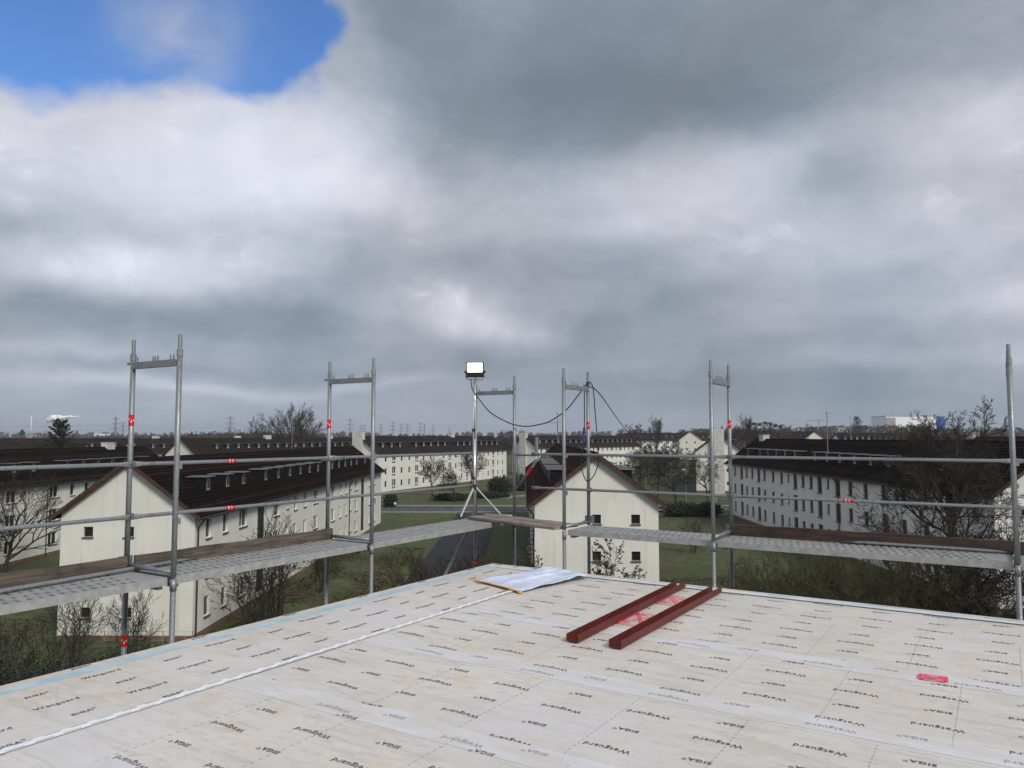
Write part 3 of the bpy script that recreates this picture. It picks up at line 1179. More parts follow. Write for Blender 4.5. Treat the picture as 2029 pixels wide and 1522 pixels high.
# the far strip along the right edge, words upright for the viewer
sh = sheet('membrane_sheet', SEAM_T, TMAX, 0.02, 1.30, ROOF_Z + .004)
prints(sh, ROOF_Z + .0056, [.10, .76], [.31, .96], 3.95, 4.47, 0, SEAM_T, TMAX, [.42, 1.10], [.66])
pat = [(0, 0, 1.60, 3.93), (1, 1, 3.0, 4.66), (2, 2, 4.35, 3.09), (3, 3, 5.72, 3.60), (4, 4, 7.1, 4.1)]
for i in range(5):
    s0, s1 = laps[i], laps[i + 1]
    zt = ROOF_Z + .008 + .004 * (i % 2)
    sh = sheet('membrane_sheet', SEAM_T, TMAX, s0 - .02, s1 + .18, zt)
    w0, ta = pat[i][2], pat[i][3]
    # column A: W at w0, w0+.62; column B shifted half a period and .2 down
    A_w, B_w = [w0, w0 + .62], [w0 + .205, w0 + .825]
    A_s, B_s = [w0 - .31, w0 + .31], [w0 - .11, w0 + .515]
    ok = lambda l: [s for s in l if s0 + .06 < s < s1 + .1]
    if i == 0:
        ta_, tb_ = 4.43, 3.93
    elif i == 1:
        ta_, tb_ = 4.66, 4.14
    elif i == 2:
        ta_, tb_ = 3.09, 3.60
    elif i == 3:
        ta_, tb_ = 2.55, 3.07
    else:
        ta_, tb_ = 4.1, 4.62
    prints(sh, zt + .0022, ok(A_w), ok(B_w), ta_, tb_, math.pi, SEAM_T, TMAX, ok(A_s), ok(B_s))
    # the clear overlap film and the print ghosting through it
    b = MB()
    z2 = ROOF_Z + .0132
    t = SEAM_T + .04
    up, dn = [], []
    while t < TMAX:
        up.append((t, -(s1 - .13 + random.uniform(-.03, .03))))
        dn.append((t, -(s1 + .13 + random.uniform(-.02, .02))))
        t += random.uniform(.15, .9)
    for q in range(len(up) - 1):
        b.poly([(*dn[q], z2), (*dn[q + 1], z2), (*up[q + 1], z2), (*up[q], z2)])
    lf = b.build('overlap_film', 'lap_film', sh)
    b = MB()
    t = SEAM_T + .45 + .3 * i
    while t < TMAX:
        put_word(b, WET, t, -(s1 + .05), math.pi, z2 + .0012)
        put_word(b, SIG, t + .45, -(s1 - .05), math.pi, z2 + .0014)
        t += PER
    b.build('faded_lettering', 'print_faded', lf)
    # dotted cutting guides across the sheet
    b = MB()
    t = 1.75 + (i * .37) % 1.0
    while t < TMAX:
        s = s0
        while s < s1:
            b.box(t - .0025, t + .0025, -s - .026, -s, zt + .001, zt + .0021)
            s += .055
        t += PER * .71
    b.build('cutting_guide', 'print_faded', sh)
# left edge strip
shL = sheet('membrane_sheet', .02, SEAM_T - .005, 0.02, SMAX, ROOF_Z + .010)
b = MB()
k = 0
for (sc, wl, sg) in ((5.75, [.36, .94], [.06, .66, 1.22]), (5.235, [.16, .74], [.45, 1.04])):
    s = sc - int(sc / PER) * PER
    while s < SMAX:
        for t in wl:
            put_word(b, WET, t, -s, math.pi / 2, ROOF_Z + .0122)
        for t in sg:
            put_word(b, SIG, t, -s, math.pi / 2, ROOF_Z + .0122)
        s += PER
b.build('printed_lettering', 'print_dark', shL)
# blue tape, pale tape, white seam tape with dashed edges
b = MB()
s = .2
while s < SMAX:
    n = random.uniform(.8, 2.2)
    o = random.uniform(-.012, .012)
    b.box(.145 + o, .245 + o, -min(SMAX, s + n), -s, ROOF_Z + .012, ROOF_Z + .0142)
    s += n
b.build('blue_tape', 'tape_blue', shL)
b = MB()
t = .1
while t < TMAX:
    n = random.uniform(.8, 2.4)
    o = random.uniform(-.012, .012)
    b.box(t, min(TMAX, t + n), -(.285 + o), -(.175 + o), ROOF_Z + .0155, ROOF_Z + .0185)
    t += n
b.build('pale_tape', 'tape_pale', bld)
b = MB()
b.box(SEAM_T - .035, SEAM_T + .035, -SMAX, -1.35, ROOF_Z + .020, ROOF_Z + .022)
seam = b.build('seam_tape', 'tape_white', bld)
b = MB()
s = 1.4
while s < SMAX:
    b.box(SEAM_T - .032, SEAM_T - .022, -s - .10, -s, ROOF_Z + .0221, ROOF_Z + .0232)
    b.box(SEAM_T + .022, SEAM_T + .032, -s - .17, -s - .07, ROOF_Z + .0221, ROOF_Z + .0232)
    s += .16
b.build('tape_dash', 'print_faded', seam)


# spray paint marks
def spray_mark(lab, cen, hx, hy, ang, lines, w):
    b = MB()
    z = ROOF_Z + .024
    c, s = math.cos(ang), math.sin(ang)

    def P(u, v):
        return (cen[0] + u * c - v * s, -cen[1] + u * s + v * c)
    for i, ((u0, v0), (u1, v1)) in enumerate(lines):
        p, q = P(u0 * hx, v0 * hy), P(u1 * hx, v1 * hy)
        d = Vector((q[0] - p[0], q[1] - p[1])).normalized()
        n = Vector((-d.y, d.x)) * w / 2
        zz = z + .0008 * i
        b.poly([(p[0] + n.x, p[1] + n.y, zz), (p[0] - n.x, p[1] - n.y, zz), (q[0] - n.x, q[1] - n.y, zz), (q[0] + n.x, q[1] + n.y, zz)])
    o = b.build('paint_mark', 'spray', bld)
    b = MB()
    pts = [P(1.12 * hx * math.cos(a), 1.2 * hy * math.sin(a)) for a in [k * math.pi / 8 for k in range(16)]]
    b.poly([(x, y, z - .0012) for x, y in pts])
    b.build('overspray', 'spray_mist', o)
    o['label'] = lab


BOXX = [((-1, -1), (1, -1)), ((1, -1), (1, 1)), ((1, 1), (-1, 1)), ((-1, 1), (-1, -1)), ((-1, -1), (1, 1)), ((-1, 1), (1, -1))]
spray_mark('neon red sprayed box with cross', (5.60, 2.58), .085, .06, .1, BOXX, .02)
spray_mark('neon red sprayed box between the red channels, nearer one', (3.08, 2.02), .13, .25, 0, BOXX, .017)
spray_mark('neon red sprayed box between the red channels, farther one', (3.07, 1.05), .13, .20, 0, BOXX, .017)

# ------------------------------------------------------------------ things lying on the roof
RZ = ROOF_Z + .024


def channel(label, t0, s0, t1, s1):
    p, q = rw(t0, -s0), rw(t1, -s1)
    d = (q - p)
    L = d.length
    o = thing('steel_channel', label, 'steel channel', (p.x, p.y, RZ), math.atan2(d.y, d.x), 'red steel channels on the roof')
    w, h, th = .100, .064, .006
    b = MB()
    # web with a bolt hole near each end
    segs = [0, .085, .105, L - .105, L - .085, L]
    for i in range(5):
        if i in (1, 3):
            b.box(segs[i], segs[i + 1], 0, .042, 0, th)
            b.box(segs[i], segs[i + 1], .062, w, 0, th)
        else:
            b.box(segs[i], segs[i + 1], 0, w, 0, th)
    b.build('web', 'primer_red', o)
    for y0 in (-th, w):
        b = MB()
        b.box(0, L, y0, y0 + th, 0, h)
        b.build('flange', 'primer_red', o)
    return o


channel('dark red steel channel lying nearer the paper plan', 2.97, 3.12, 2.90, .28)
channel('dark red steel channel lying farther from the paper plan', 3.36, 3.10, 3.345, .34)


def paper():
    c = [(.63, 1.27), (1.43, 1.56), (1.72, .33), (.98, .12)]     # (t, s) near-left, near-right, far-right, far-left
    p0 = rw(c[0][0], -c[0][1])
    random.seed(3)
    o = thing('paper_plan', 'crumpled white building plan spread out near the roof corner', 'plan', (p0.x, p0.y, RZ))
    N = 40
    b = MB()
    for j in range(N + 1):
        for i in range(N + 1):
            u, v = i / N, j / N
            t = (c[0][0] * (1 - u) + c[1][0] * u) * (1 - v) + (c[3][0] * (1 - u) + c[2][0] * u) * v
            s = (c[0][1] * (1 - u) + c[1][1] * u) * (1 - v) + (c[3][1] * (1 - u) + c[2][1] * u) * v
            s += .06 * math.sin(v * 7 + 1) * (u > .8) * (u - .8) * 4
            q = rw(t, -s)
            h = .006 + .045 * math.exp(-((u - .50) / .035) ** 2 - ((v - .45) / .6) ** 2) + .05 * math.exp(-((v - .85) / .16) ** 2) * (.4 + .6 * math.sin(u * 5.2 + .5) ** 2)
            h += .018 * abs(math.sin(u * 9 + v * 4)) * abs(math.sin(v * 6 - u * 3)) + .012 * abs(math.sin(u * 21 - v * 13)) + .03 * max(0, u - .85) * 5 * v
            h *= min(1, v * 5 + .15) * .85
            b.v.append((q.x - p0.x, q.y - p0.y, h))
    for j in range(N):
        for i in range(N):
            a = j * (N + 1) + i
            b.f.append((a, a + 1, a + N + 2, a + N + 1))
            b.mi.append(0)
    sh = b.build('sheet', 'paper', o, smooth=True)
    so = sh.modifiers.new('thickness', 'SOLIDIFY')
    so.thickness = .0015
    return o


paper()


def folding_rule():
    pts = [(.57, 1.235), (.72, 1.335), (.905, 1.375), (1.09, 1.445), (1.27, 1.525), (1.44, 1.585)]
    p0 = rw(pts[0][0], -pts[0][1])
    o = thing('folding_rule', 'yellow folding rule weighing down the near edge of the paper plan', 'folding rule', (p0.x, p0.y, RZ))
    for i in range(len(pts) - 1):
        a, c = rw(pts[i][0], -pts[i][1]), rw(pts[i + 1][0], -pts[i + 1][1])
        d = c - a
        b = MB()
        M = Matrix.Translation((a.x - p0.x, a.y - p0.y, .010 + .004 * (i % 2))) @ Matrix.Rotation(math.atan2(d.y, d.x), 4, 'Z')
        b.box(-.012, d.length + .012, -.017, .017, 0, .0038, 0, M)
        g = b.build('segment', 'yellow', o)
        if i:
            b = MB()
            q = M @ Vector((0, 0, .0038))
            b.tube([(q.x, q.y, q.z), (q.x, q.y, q.z + .002)], .006, 8)
            b.build('hinge', 'alu', g)
    b = MB()
    e = rw(*[pts[-1][0], -pts[-1][1]]) - p0
    b.box(e.x - .02, e.x + .03, e.y - .02, e.y + .015, .0, .0095)
    b.build('stacked_segment', 'yellow', o)


folding_rule()


# ------------------------------------------------------------------ scaffold
def frame(label, t, y, side, spec):
    """upright frame; local x points outwards, z=0 at the deck"""
    w = rw(t, y)
    rz = TH + (math.pi if side == 'L' else math.pi / 2)
    o = thing('scaffold_upright', label, 'scaffold frame', (w.x, w.y, DECK_Z), rz, 'upright scaffold frames round the roof')
    R = .0245
    low = -(DECK_Z - 0.05 - gz(w.x, w.y))
    for x, nm in ((0, 'inner_post'), (.732, 'outer_post')):
        b = MB()
        b.tube([(x, 0, .0), (x, 0, 2.02)], R, 12)
        p = b.build(nm, 'steel', o, smooth=True)
        b = MB()
        b.tube([(x, 0, 2.021), (x, 0, 2.20)], .0185, 10, caps=False)
        b.tube([(x, 0, 2.0), (x, 0, 2.06)], .0275, 12)
        b.build('spigot', 'steel', p, smooth=False)
        b = MB()
        b.tube([(x, 0, low), (x, 0, -.015)], R, 10)
        b.tube([(x, 0, -.12), (x, 0, -.02)], .029, 10)
        b.build('lower_post', 'steel', o, smooth=True)
        b = MB()
        for zz in (.5, 1.0):
            b.box(x - .012, x + .012, -.05, -.02, zz - .03, zz + .03)
        b.build('guardrail_box', 'steel', p)
    b = MB()
    b.box(.026, .706, -.027, .027, 1.915, 1.922)
    b.box(.026, .706, -.027, -.021, 1.9221, 1.975)
    b.box(.026, .706, .021, .027, 1.9221, 1.975)
    tr = b.build('top_transom', 'steel', o)
    for xx in spec.get('pegs', (.09, .14, .335, .375, .41, .66)):
        b = MB()
        b.tube([(xx, 0, 1.923), (xx, 0, 2.015), (xx, 0, 2.03)], [.0085, .0085, .003], 6)
        b.build('peg', 'steel', tr)
    b = MB()
    b.tube([(.025, 0, .045), (.707, 0, .045)], .0215, 10)
    b.build('lower_transom', 'steel', o, smooth=True)
    b = MB()
    b.box(.70, .765, -.07, .07, .03, .06)
    b.box(.75, .765, -.07, .07, .0601, .13)
    b.build('toe_board_bracket', 'steel', o)
    for (which, z) in spec.get('stickers', ()):
        x = 0 if which == 'i' else .732
        b = MB()
        b.tube([(x, 0, z - .055), (x, 0, z + .055)], .0258, 12, caps=False)
        s = b.build('sticker', 'sticker_red', o, smooth=True)
        b = MB()
        for a0 in range(8):
            b2 = a0 * math.pi / 4 + .2
            cx_, cy_ = x + .0262 * math.cos(b2), .0262 * math.sin(b2)
            M = Matrix.Translation((cx_, cy_, z)) @ Matrix.Rotation(b2, 4, 'Z')
            b.box(-.0004, .0004, -.006, .006, -.02 + .012 * (a0 % 3), -.005 + .012 * (a0 % 3), 0, M)
        b.build('sticker_print', 'sticker_white', s)
    for (x, z, s) in spec.get('bolts', ()):
        b = MB()
        b.tube([(x, -s * .025, z), (x, -s * .07, z)], .008, 6)
        b.box(x - .022, x + .022, -s * .07 - .008, -s * .07 + .008, z - .012, z + .012)
        b.build('wing_bolt', 'metal_grey', o)
    return o


LT, RY = -.26, .20
LY = {'L0': -7.83, 'L1': -4.76, 'L2': -2.17, 'L3': 1.0}
RT = {'R4': 1.04, 'R5': 3.09, 'R6': 6.17, 'R7': 9.24}
frame('upright scaffold frame nearest the left edge, red stickers on its outer post', LT, LY['L1'], 'L', {'stickers': (('o', 1.42), ('o', -.66)), 'bolts': ((.80, 1.97, 0.01),)})
frame('upright scaffold frame in front of the long dormer roof, second from left', LT, LY['L2'], 'L', {'stickers': (('o', 1.42),), 'bolts': ((.80, 1.97, .01),)})
frame('upright scaffold frame beside the floodlight stand', LT, LY['L3'], 'L', {'stickers': (('o', -.72),)})
frame('upright scaffold frame with cables looped over its top', RT['R4'], RY, 'R', {'stickers': (('o', 1.42), ('o', -.72)), 'pegs': (.07, .24, .33, .41, .60)})
frame('upright scaffold frame before the grey block, narrow in view', RT['R5'], RY, 'R', {'stickers': (('o', 1.42), ('o', -.72)), 'pegs': (.07, .22, .30, .38, .46, .60)})
frame('upright scaffold frame seen end on at the right edge', RT['R6'], RY, 'R', {})
frame('upright scaffold frame out past the left edge carrying the left deck end', LT, LY['L0'], 'L', {})
frame('upright scaffold frame out past the right edge carrying the right deck end', RT['R7'], RY, 'R', {})


def rail(label, p, q, z, sticker=None):
    a, c = rw(*p), rw(*q)
    d = c - a
    L = d.length
    o = thing('guard_rail', label, 'guard rail', (a.x, a.y, DECK_Z + z), math.atan2(d.y, d.x), 'scaffold guard rails')
    b = MB()
    n = 12
    # round tube with flattened ends
    prof = [(0.0, .026, .004), (.085, .026, .004), (.16, .019, .019), (L - .16, .019, .019), (L - .085, .026, .004), (L, .026, .004)]
    for (x, rz_, ry_) in prof:
        for k in range(n):
            t = 2 * math.pi * k / n
            b.v.append((x, ry_ * math.cos(t), rz_ * math.sin(t)))
    for i in range(len(prof) - 1):
        for k in range(n):
            u, v = i * n + k, i * n + (k + 1) % n
            b.f.append((u, v, v + n, u + n))
            b.mi.append(0)
    b.f.append(tuple(range(n - 1, -1, -1)))
    b.f.append(tuple((len(prof) - 1) * n + k for k in range(n)))
    b.mi += [0, 0]
    b.build('tube', 'steel', o, smooth=True)
    for x in (.04, L - .04):
        b = MB()
        b.tube([(x, -.0055, 0), (x, .0055, 0)], .009, 8)
        b.build('pin_hole', 'hole_dark', o)
    if sticker:
        b = MB()
        b.tube([(sticker - .055, 0, 0), (sticker + .055, 0, 0)], .0203, 12, caps=False)
        s = b.build('sticker', 'sticker_red', o, smooth=True)
        b = MB()
        b.tube([(sticker - .03, 0, 0), (sticker - .018, 0, 0)], .0207, 12, caps=False)
        b.tube([(sticker + .01, 0, 0), (sticker + .018, 0, 0)], .0207, 12, caps=False)
        b.build('sticker_print', 'sticker_white', s)
    return o


ot = LT - .732 + .045          # rails on the inside face of the outer posts
oy = RY + .732 - .045
for z, nm in ((1.0, 'upper'), (.5, 'lower')):
    rail(nm + ' guard rail running off the left edge', (ot, LY['L0'] - .02), (ot, LY['L1'] + .03), z)
    rail(nm + ' guard rail with red sticker in front of the left dormer roof', (ot - .006, LY['L1'] - .03), (ot - .006, LY['L2'] + .03), z, 1.15)
    rail(nm + ' guard rail ending at the floodlight stand', (ot, LY['L2'] - .03), (ot, LY['L3'] + .02), z)
    rail(nm + ' guard rail with free overhanging end before the centre gable', (RT['R4'] - .93, oy), (RT['R5'] + .03, oy), z)
    rail(nm + ' guard rail in front of the grey block', (RT['R5'] - .03, oy - .006), (RT['R6'] + .03, oy - .006), z, 1.45 if z < .9 else None)
    rail(nm + ' guard rail running off the right edge', (RT['R6'] - .03, oy), (RT['R7'], oy), z)


def plank_mesh(L, W=.32):
    """steel plank: ribbed top with two rows of raised slots, folded sides"""
    def fn():
        b = MB()
        h = .058
        # top as a grid with slots cut out
        ys = [0, .035, .135, .185, .285, W]
        pit, sl = .085, .036
        n = int((L - .12) / pit)
        for j in range(len(ys) - 1):
            y0, y1 = ys[j], ys[j + 1]
            if j in (1, 3):
                off = .06 + (pit / 2 if j == 3 else 0)
                x = 0.0
                for k in range(n - 1):
                    xs = off + k * pit
                    b.poly([(x, y0, 0), (xs, y0, 0), (xs, y1, 0), (x, y1, 0)])
                    # lifted rim on the slot
                    b.poly([(xs, y0, 0), (xs + sl, y0, 0), (xs + sl, y0, -.02), (xs, y0, -.02)])
                    b.poly([(xs, y1, 0), (xs, y1, -.02), (xs + sl, y1, -.02), (xs + sl, y1, 0)])
                    b.poly([(xs, y0, 0), (xs, y0, -.02), (xs, y1, -.02), (xs, y1, 0)])
                    b.poly([(xs + sl, y0, 0), (xs + sl, y1, 0), (xs + sl, y1, -.02), (xs + sl, y0, -.02)])
                    x = xs + sl
                b.poly([(x, y0, 0), (L, y0, 0), (L, y1, 0), (x, y1, 0)])
            else:
                b.poly([(0, y0, 0), (L, y0, 0), (L, y1, 0), (0, y1, 0)])
        b.poly([(0, 0, 0), (0, 0, -h), (L, 0, -h), (L, 0, 0)])
        b.poly([(0, W, 0), (L, W, 0), (L, W, -h), (0, W, -h)])
        b.poly([(0, 0, 0), (0, W, 0), (0, W, -h), (0, 0, -h)])
        b.poly([(L, 0, 0), (L, 0, -h), (L, W, -h), (L, W, 0)])
        b.poly([(0, .03, -.03), (L, .03, -.03), (L, W - .03, -.03), (0, W - .03, -.03)], 1)
        b.box(0, L, -.002, .018, -h - .012, -h)
        b.box(0, L, W - .018, W + .002, -h - .012, -h)
        return b.mesh('plank_top', ['deck_steel', 'hole_dark'])
    return cached(('plank', L, W), fn)


def plank(label, p, q):
    a, c = rw(*p), rw(*q)
    d = c - a
    o = thing('scaffold_plank', label, 'scaffold plank', (a.x, a.y, DECK_Z), math.atan2(d.y, d.x), 'perforated steel scaffold planks')
    me = plank_mesh(round(d.length, 2))
    link('plank_top', me, o)
    for x in (.02, round(d.length, 2) - .07):
        b = MB()
        b.box(x, x + .05, .04, .28, -.105, -.0595)
        b.build('hook', 'metal_grey', o)


def decks_left(y0, y1, lab):
    g = .035
    # from far to near so that local +y points to the wall side
    plank(lab + ', wall side', (LT - .035, y1 - g), (LT - .035, y0 + g)) if False else None
    for t, s in ((LT - .035, 'wall side'), (LT - .365, 'outer side')):
        # x axis along +y (away), plank width to the left (local +y = outward)
        plank(lab + ', ' + s, (t, y0 + g), (t, y1 - g))


def decks_right(t0, t1, lab):
    g = .035
    for y, s in ((RY + .035, 'wall side'), (RY + .365, 'outer side')):
        plank(lab + ', ' + s, (t0 + g, y), (t1 - g, y))


decks_left(LY['L0'], LY['L1'], 'steel scaffold plank at the left edge under the loose tube')
decks_left(LY['L1'], LY['L2'], 'steel scaffold plank before the long left facade')
decks_left(LY['L2'], LY['L3'] + .25, 'steel scaffold plank leading to the floodlight')
decks_right(RT['R4'], RT['R5'], 'steel scaffold plank before the centre gable house')
decks_right(RT['R5'], RT['R6'], 'steel scaffold plank before the bare thicket')
decks_right(RT['R6'], RT['R7'], 'steel scaffold plank past the right post')


def board(name, label, cat, p, q, w, z0, z1, m, group=None):
    a, c = rw(*p), rw(*q)
    d = c - a
    L = d.length
    o = MB()
    n = 10
    random.seed(hash(label) % 1000)
    # slightly worn board: rounded corners and uneven ends
    e = .006
    sec = [(-w / 2 + e, z0), (w / 2 - e, z0), (w / 2, z0 + e), (w / 2, z1 - e), (w / 2 - e, z1), (-w / 2 + e, z1), (-w / 2, z1 - e), (-w / 2, z0 + e)]
    for i in range(n + 1):
        x = L * i / n
        dz = .004 * math.sin(i * 1.7 + L)
        for (yy, zz) in sec:
            o.v.append((x, yy + .003 * math.sin(i * 2.3), zz + (dz if zz > (z0 + z1) / 2 else 0)))
    for i in range(n):
        for k in range(8):
            u, v = i * 8 + k, i * 8 + (k + 1) % 8
            o.f.append((u, v, v + 8, u + 8))
            o.mi.append(0)
    o.f.append(tuple(range(7, -1, -1)))
    o.f.append(tuple(n * 8 + k for k in range(8)))
    o.mi += [0, 0]
    ob = o.build(name, m, None, (a.x, a.y, DECK_Z), rotz=math.atan2(d.y, d.x))
    return tag(ob, label, cat, group)


tb = LT - .732 + .055
board('toe_board', 'weathered brown toe board at the left edge behind the loose tube', 'toe board', (tb - .01, LY['L0'] - .05), (tb - .01, LY['L1'] - .03), .03, .004, .132, 'wood_toe', 'wooden toe boards')
board('toe_board', 'weathered brown toe board with knots before the left facade', 'toe board', (tb - .01, LY['L1'] + .05), (tb - .01, LY['L2'] + .03), .032, .004, .132, 'wood_toe', 'wooden toe boards')
ty = RY + .732 - .055
board('toe_board', 'dark brown toe board on the right scaffold deck', 'toe board', (RT['R5'] + .04, ty), (RT['R6'] - .03, ty), .032, .004, .145, 'wood_dark', 'wooden toe boards')
board('toe_board', 'dark brown toe board past the right post', 'toe board', (RT['R6'] + .04, ty), (RT['R7'] - .03, ty), .032, .004, .145, 'wood_dark', 'wooden toe boards')
# corner boards
board('scaffold_board', 'weathered wooden board bridging the scaffold corner, nearer one', 'board', (-.80, .68), (.98, .20), .24, .006, .048, 'wood_board', 'wooden corner boards')
board('scaffold_board', 'weathered wooden board bridging the scaffold corner, farther one', 'board', (-.74, .96), (1.0, .50), .25, .006, .048, 'wood_board', 'wooden corner boards')


def loose_tube(label, p, q):
    a, c = rw(*p), rw(*q)
    d = c - a
    L = d.length
    b = MB()
    n = 12
    prof = [(0, .026, .004, -.018), (.10, .026, .004, -.018), (.2, .021, .021, 0), (L - .2, .021, .021, 0), (L - .1, .026, .004, -.018), (L, .026, .004, -.018)]
    for (x, ry_, rz_, dz) in prof:
        for k in range(n):
            t = 2 * math.pi * k / n
            b.v.append((x, ry_ * math.cos(t), .025 + dz * 0 + rz_ * math.sin(t)))
    for i in range(len(prof) - 1):
        for k in range(n):
            u, v = i * n + k, i * n + (k + 1) % n
            b.f.append((u, v, v + n, u + n))
            b.mi.append(0)
    b.f.append(tuple(range(n - 1, -1, -1)))
    b.f.append(tuple((len(prof) - 1) * n + k for k in range(n)))
    b.mi += [0, 0]
    o = b.build('loose_tube', 'steel', None, (a.x, a.y, DECK_Z + .0), smooth=True, rotz=math.atan2(d.y, d.x))
    tag(o, label, 'tube', 'loose scaffold tubes')


loose_tube('loose galvanised tube lying on the left deck across the first frame', (-.66, -6.9), (-.93, -4.05))
loose_tube('loose galvanised tube lying on the right deck along the dark toe board', (4.45, .83), (7.4, .92))

# diagonal brace under the left deck and bracket at the corner frame
a, c = rw(LT - .77, LY['L3'] - .05), rw(LT - .77, LY['L2'] + .05)
o = thing('diagonal_brace', 'galvanised diagonal brace tube below the left deck', 'brace', (a.x, a.y, DECK_Z - .1))
b = MB()
d = c - a
b.tube([(0, 0, 0), (d.x, d.y, -3.2)], .0215, 10)
b.build('tube', 'steel', o, smooth=True)
b = MB()
m_ = Vector((d.x * .32, d.y * .32, -3.2 * .32))
b.tube([m_, m_ + Vector((d.x, d.y, -3.2)).normalized() * .05], .0245, 10)
b.build('collar', 'steel', o)
a = rw(LT, LY['L3'])
o = thing('corner_bracket', 'short scaffold bracket with red sticker on the corner frame', 'bracket', (a.x, a.y, DECK_Z + .45), TH)
b = MB()
b.tube([(.025, 0, 0), (.50, -.02, .56)], .0205, 10)
b.build('diagonal_tube', 'steel', o, smooth=True)
b = MB()
b.tube([(.025, 0, .53), (.56, -.02, .53)], .016, 8)
b.build('arm', 'steel', o, smooth=True)
b = MB()
b.tube([(.07, 0, .10), (.07, 0, .53)], .016, 8)
b.build('strut', 'steel', o, smooth=True)
b = MB()
b.tube([(.245, -.009, .26), (.32, -.0125, .35)], .0222, 10, caps=False)
b.build('sticker', 'sticker_red', o)


# ------------------------------------------------------------------ floodlight on its tripod
def floodlight():
    px_, py_ = 941, 1020
    Y = 12.02
    X = (941 - CX) / F_PX * Y
    o = thing('floodlight_stand', 'lit black floodlight on slim aluminium tripod at the scaffold corner', 'floodlight', (X, Y, DECK_Z))
    b = MB()
    b.tube([(0, 0, .10), (0, 0, 1.22)], .0175, 10)
    m = b.build('mast', 'alu', o, smooth=True)
    b = MB()
    b.tube([(-.02, .014, .45), (-.02, .014, 2.12)], .012, 8)
    b.tube([(0, 0, 1.2), (0, 0, 2.13)], .014, 10)
    b.build('inner_mast', 'alu', o, smooth=True)
    for z in (1.36, .62):
        b = MB()
        b.tube([(-.02, -.02, z - .022), (-.02, -.02, z + .022)], .026, 10)
        b.tube([(-.02, -.05, z), (-.02, -.075, z)], .017, 8)
        b.build('clamp_knob', 'black_plastic', o)
    b = MB()
    b.tube([(0, 0, .44), (0, 0, .52)], .026, 10)
    b.build('hub', 'black_plastic', o)
    for (dx, dy) in ((-.215, -.12), (.44, .10), (-.25, .22)):
        b = MB()
        n = Vector((dx, dy, 0))
        b.tube([(0.0, 0, .50), (dx * .96, dy * .96, .03)], .0135, 6)
        lg = b.build('leg', 'alu', o)
        b = MB()
        b.tube([(dx * .95, dy * .95, .035), (dx, dy, .0)], .017, 8)
        b.build('foot', 'black_plastic', lg)
    # lamp head, tilted a little down
    tilt = Matrix.Translation((0, 0, 2.30)) @ Matrix.Rotation(math.radians(-4), 4, 'Z') @ Matrix.Rotation(math.radians(7), 4, 'X')
    w, h = .27, .235
    b = MB()
    b.box(-w / 2, w / 2, -.03, .03, -h / 2, h / 2, 0, tilt)
    for k in range(9):
        x = -w / 2 + .02 + k * (w - .04) / 8
        b.box(x - .004, x + .004, .03, .055, -h / 2 + .02, h / 2 - .02, 0, tilt)
    hd = b.build('housing', 'black_plastic', o)
    bev = hd.modifiers.new('bevel', 'BEVEL')
    bev.width = .008
    bev.segments = 2
    b = MB()
    b.box(-w / 2 + .02, w / 2 - .02, -.034, -.0302, -.03, h / 2 - .012, 0, tilt)
    l_ = b.build('led_panel', 'led', hd)
    bev = l_.modifiers.new('bevel', 'BEVEL')
    bev.width = .0015
    b = MB()
    b.box(-w / 2 + .012, w / 2 - .012, -.045, -.0302, -.112, -.034, 0, tilt)
    b.build('driver_cover', 'black_plastic', hd)
    b = MB()
    pts = [tilt @ Vector(p) for p in ((-w / 2 - .012, 0, -.02), (-w / 2 - .012, 0, -.11), (-w / 2 + .02, 0, -.155), (w / 2 - .02, 0, -.155), (w / 2 + .012, 0, -.11), (w / 2 + .012, 0, -.02))]
    b.tube(pts, .007, 6)
    b.build('yoke', 'metal_grey', o)
    for s in (-1, 1):
        b = MB()
        p, q = tilt @ Vector((s * (w / 2), 0, -.03)), tilt @ Vector((s * (w / 2 + .03), 0, -.03))
        b.tube([p, q], .018, 8)
        b.build('yoke_knob', 'black_plastic', o)
    return o


floodlight()


def bez(pts, n=8):
    """Catmull-Rom through points"""
    P = [Vector(p) for p in pts]
    P = [P[0] * 2 - P[1]] + P + [P[-1] * 2 - P[-2]]
    out = []
    for i in range(1, len(P) - 2):
        for k in range(n):
            t = k / n
            a, b_, c, d = P[i - 1], P[i], P[i + 1], P[i + 2]
            out.append(.5 * ((2 * b_) + (c - a) * t + (2 * a - 5 * b_ + 4 * c - d) * t * t + (3 * b_ - a - 3 * c + d) * t ** 3))
    out.append(P[-2])
    return out


def px_at(x, y, Y):
    r = px_dir(x, y)
    k = Y / r.y
    return Vector((r.x * k, Y, EYE + r.z * k))


def cable(name, label, pts, r, m='rubber', plugs=()):
    p0 = pts[0]
    o = thing(name, label, 'cable', p0)
    q = [p - p0 for p in bez(pts)]
    b = MB()
    b.tube(q, r, 6)
    b.build('sheath', m, o, smooth=True)
    for (a, c, rad) in plugs:
        b = MB()
        d = (c - a).normalized()
        b.tube([a - p0, a - p0 + (c - a) * .2, a - p0 + (c - a) * .25, c - p0], [rad * .6, rad * .7, rad, rad], 8)
        b.build('plug', 'blue_plug', o)
    return o


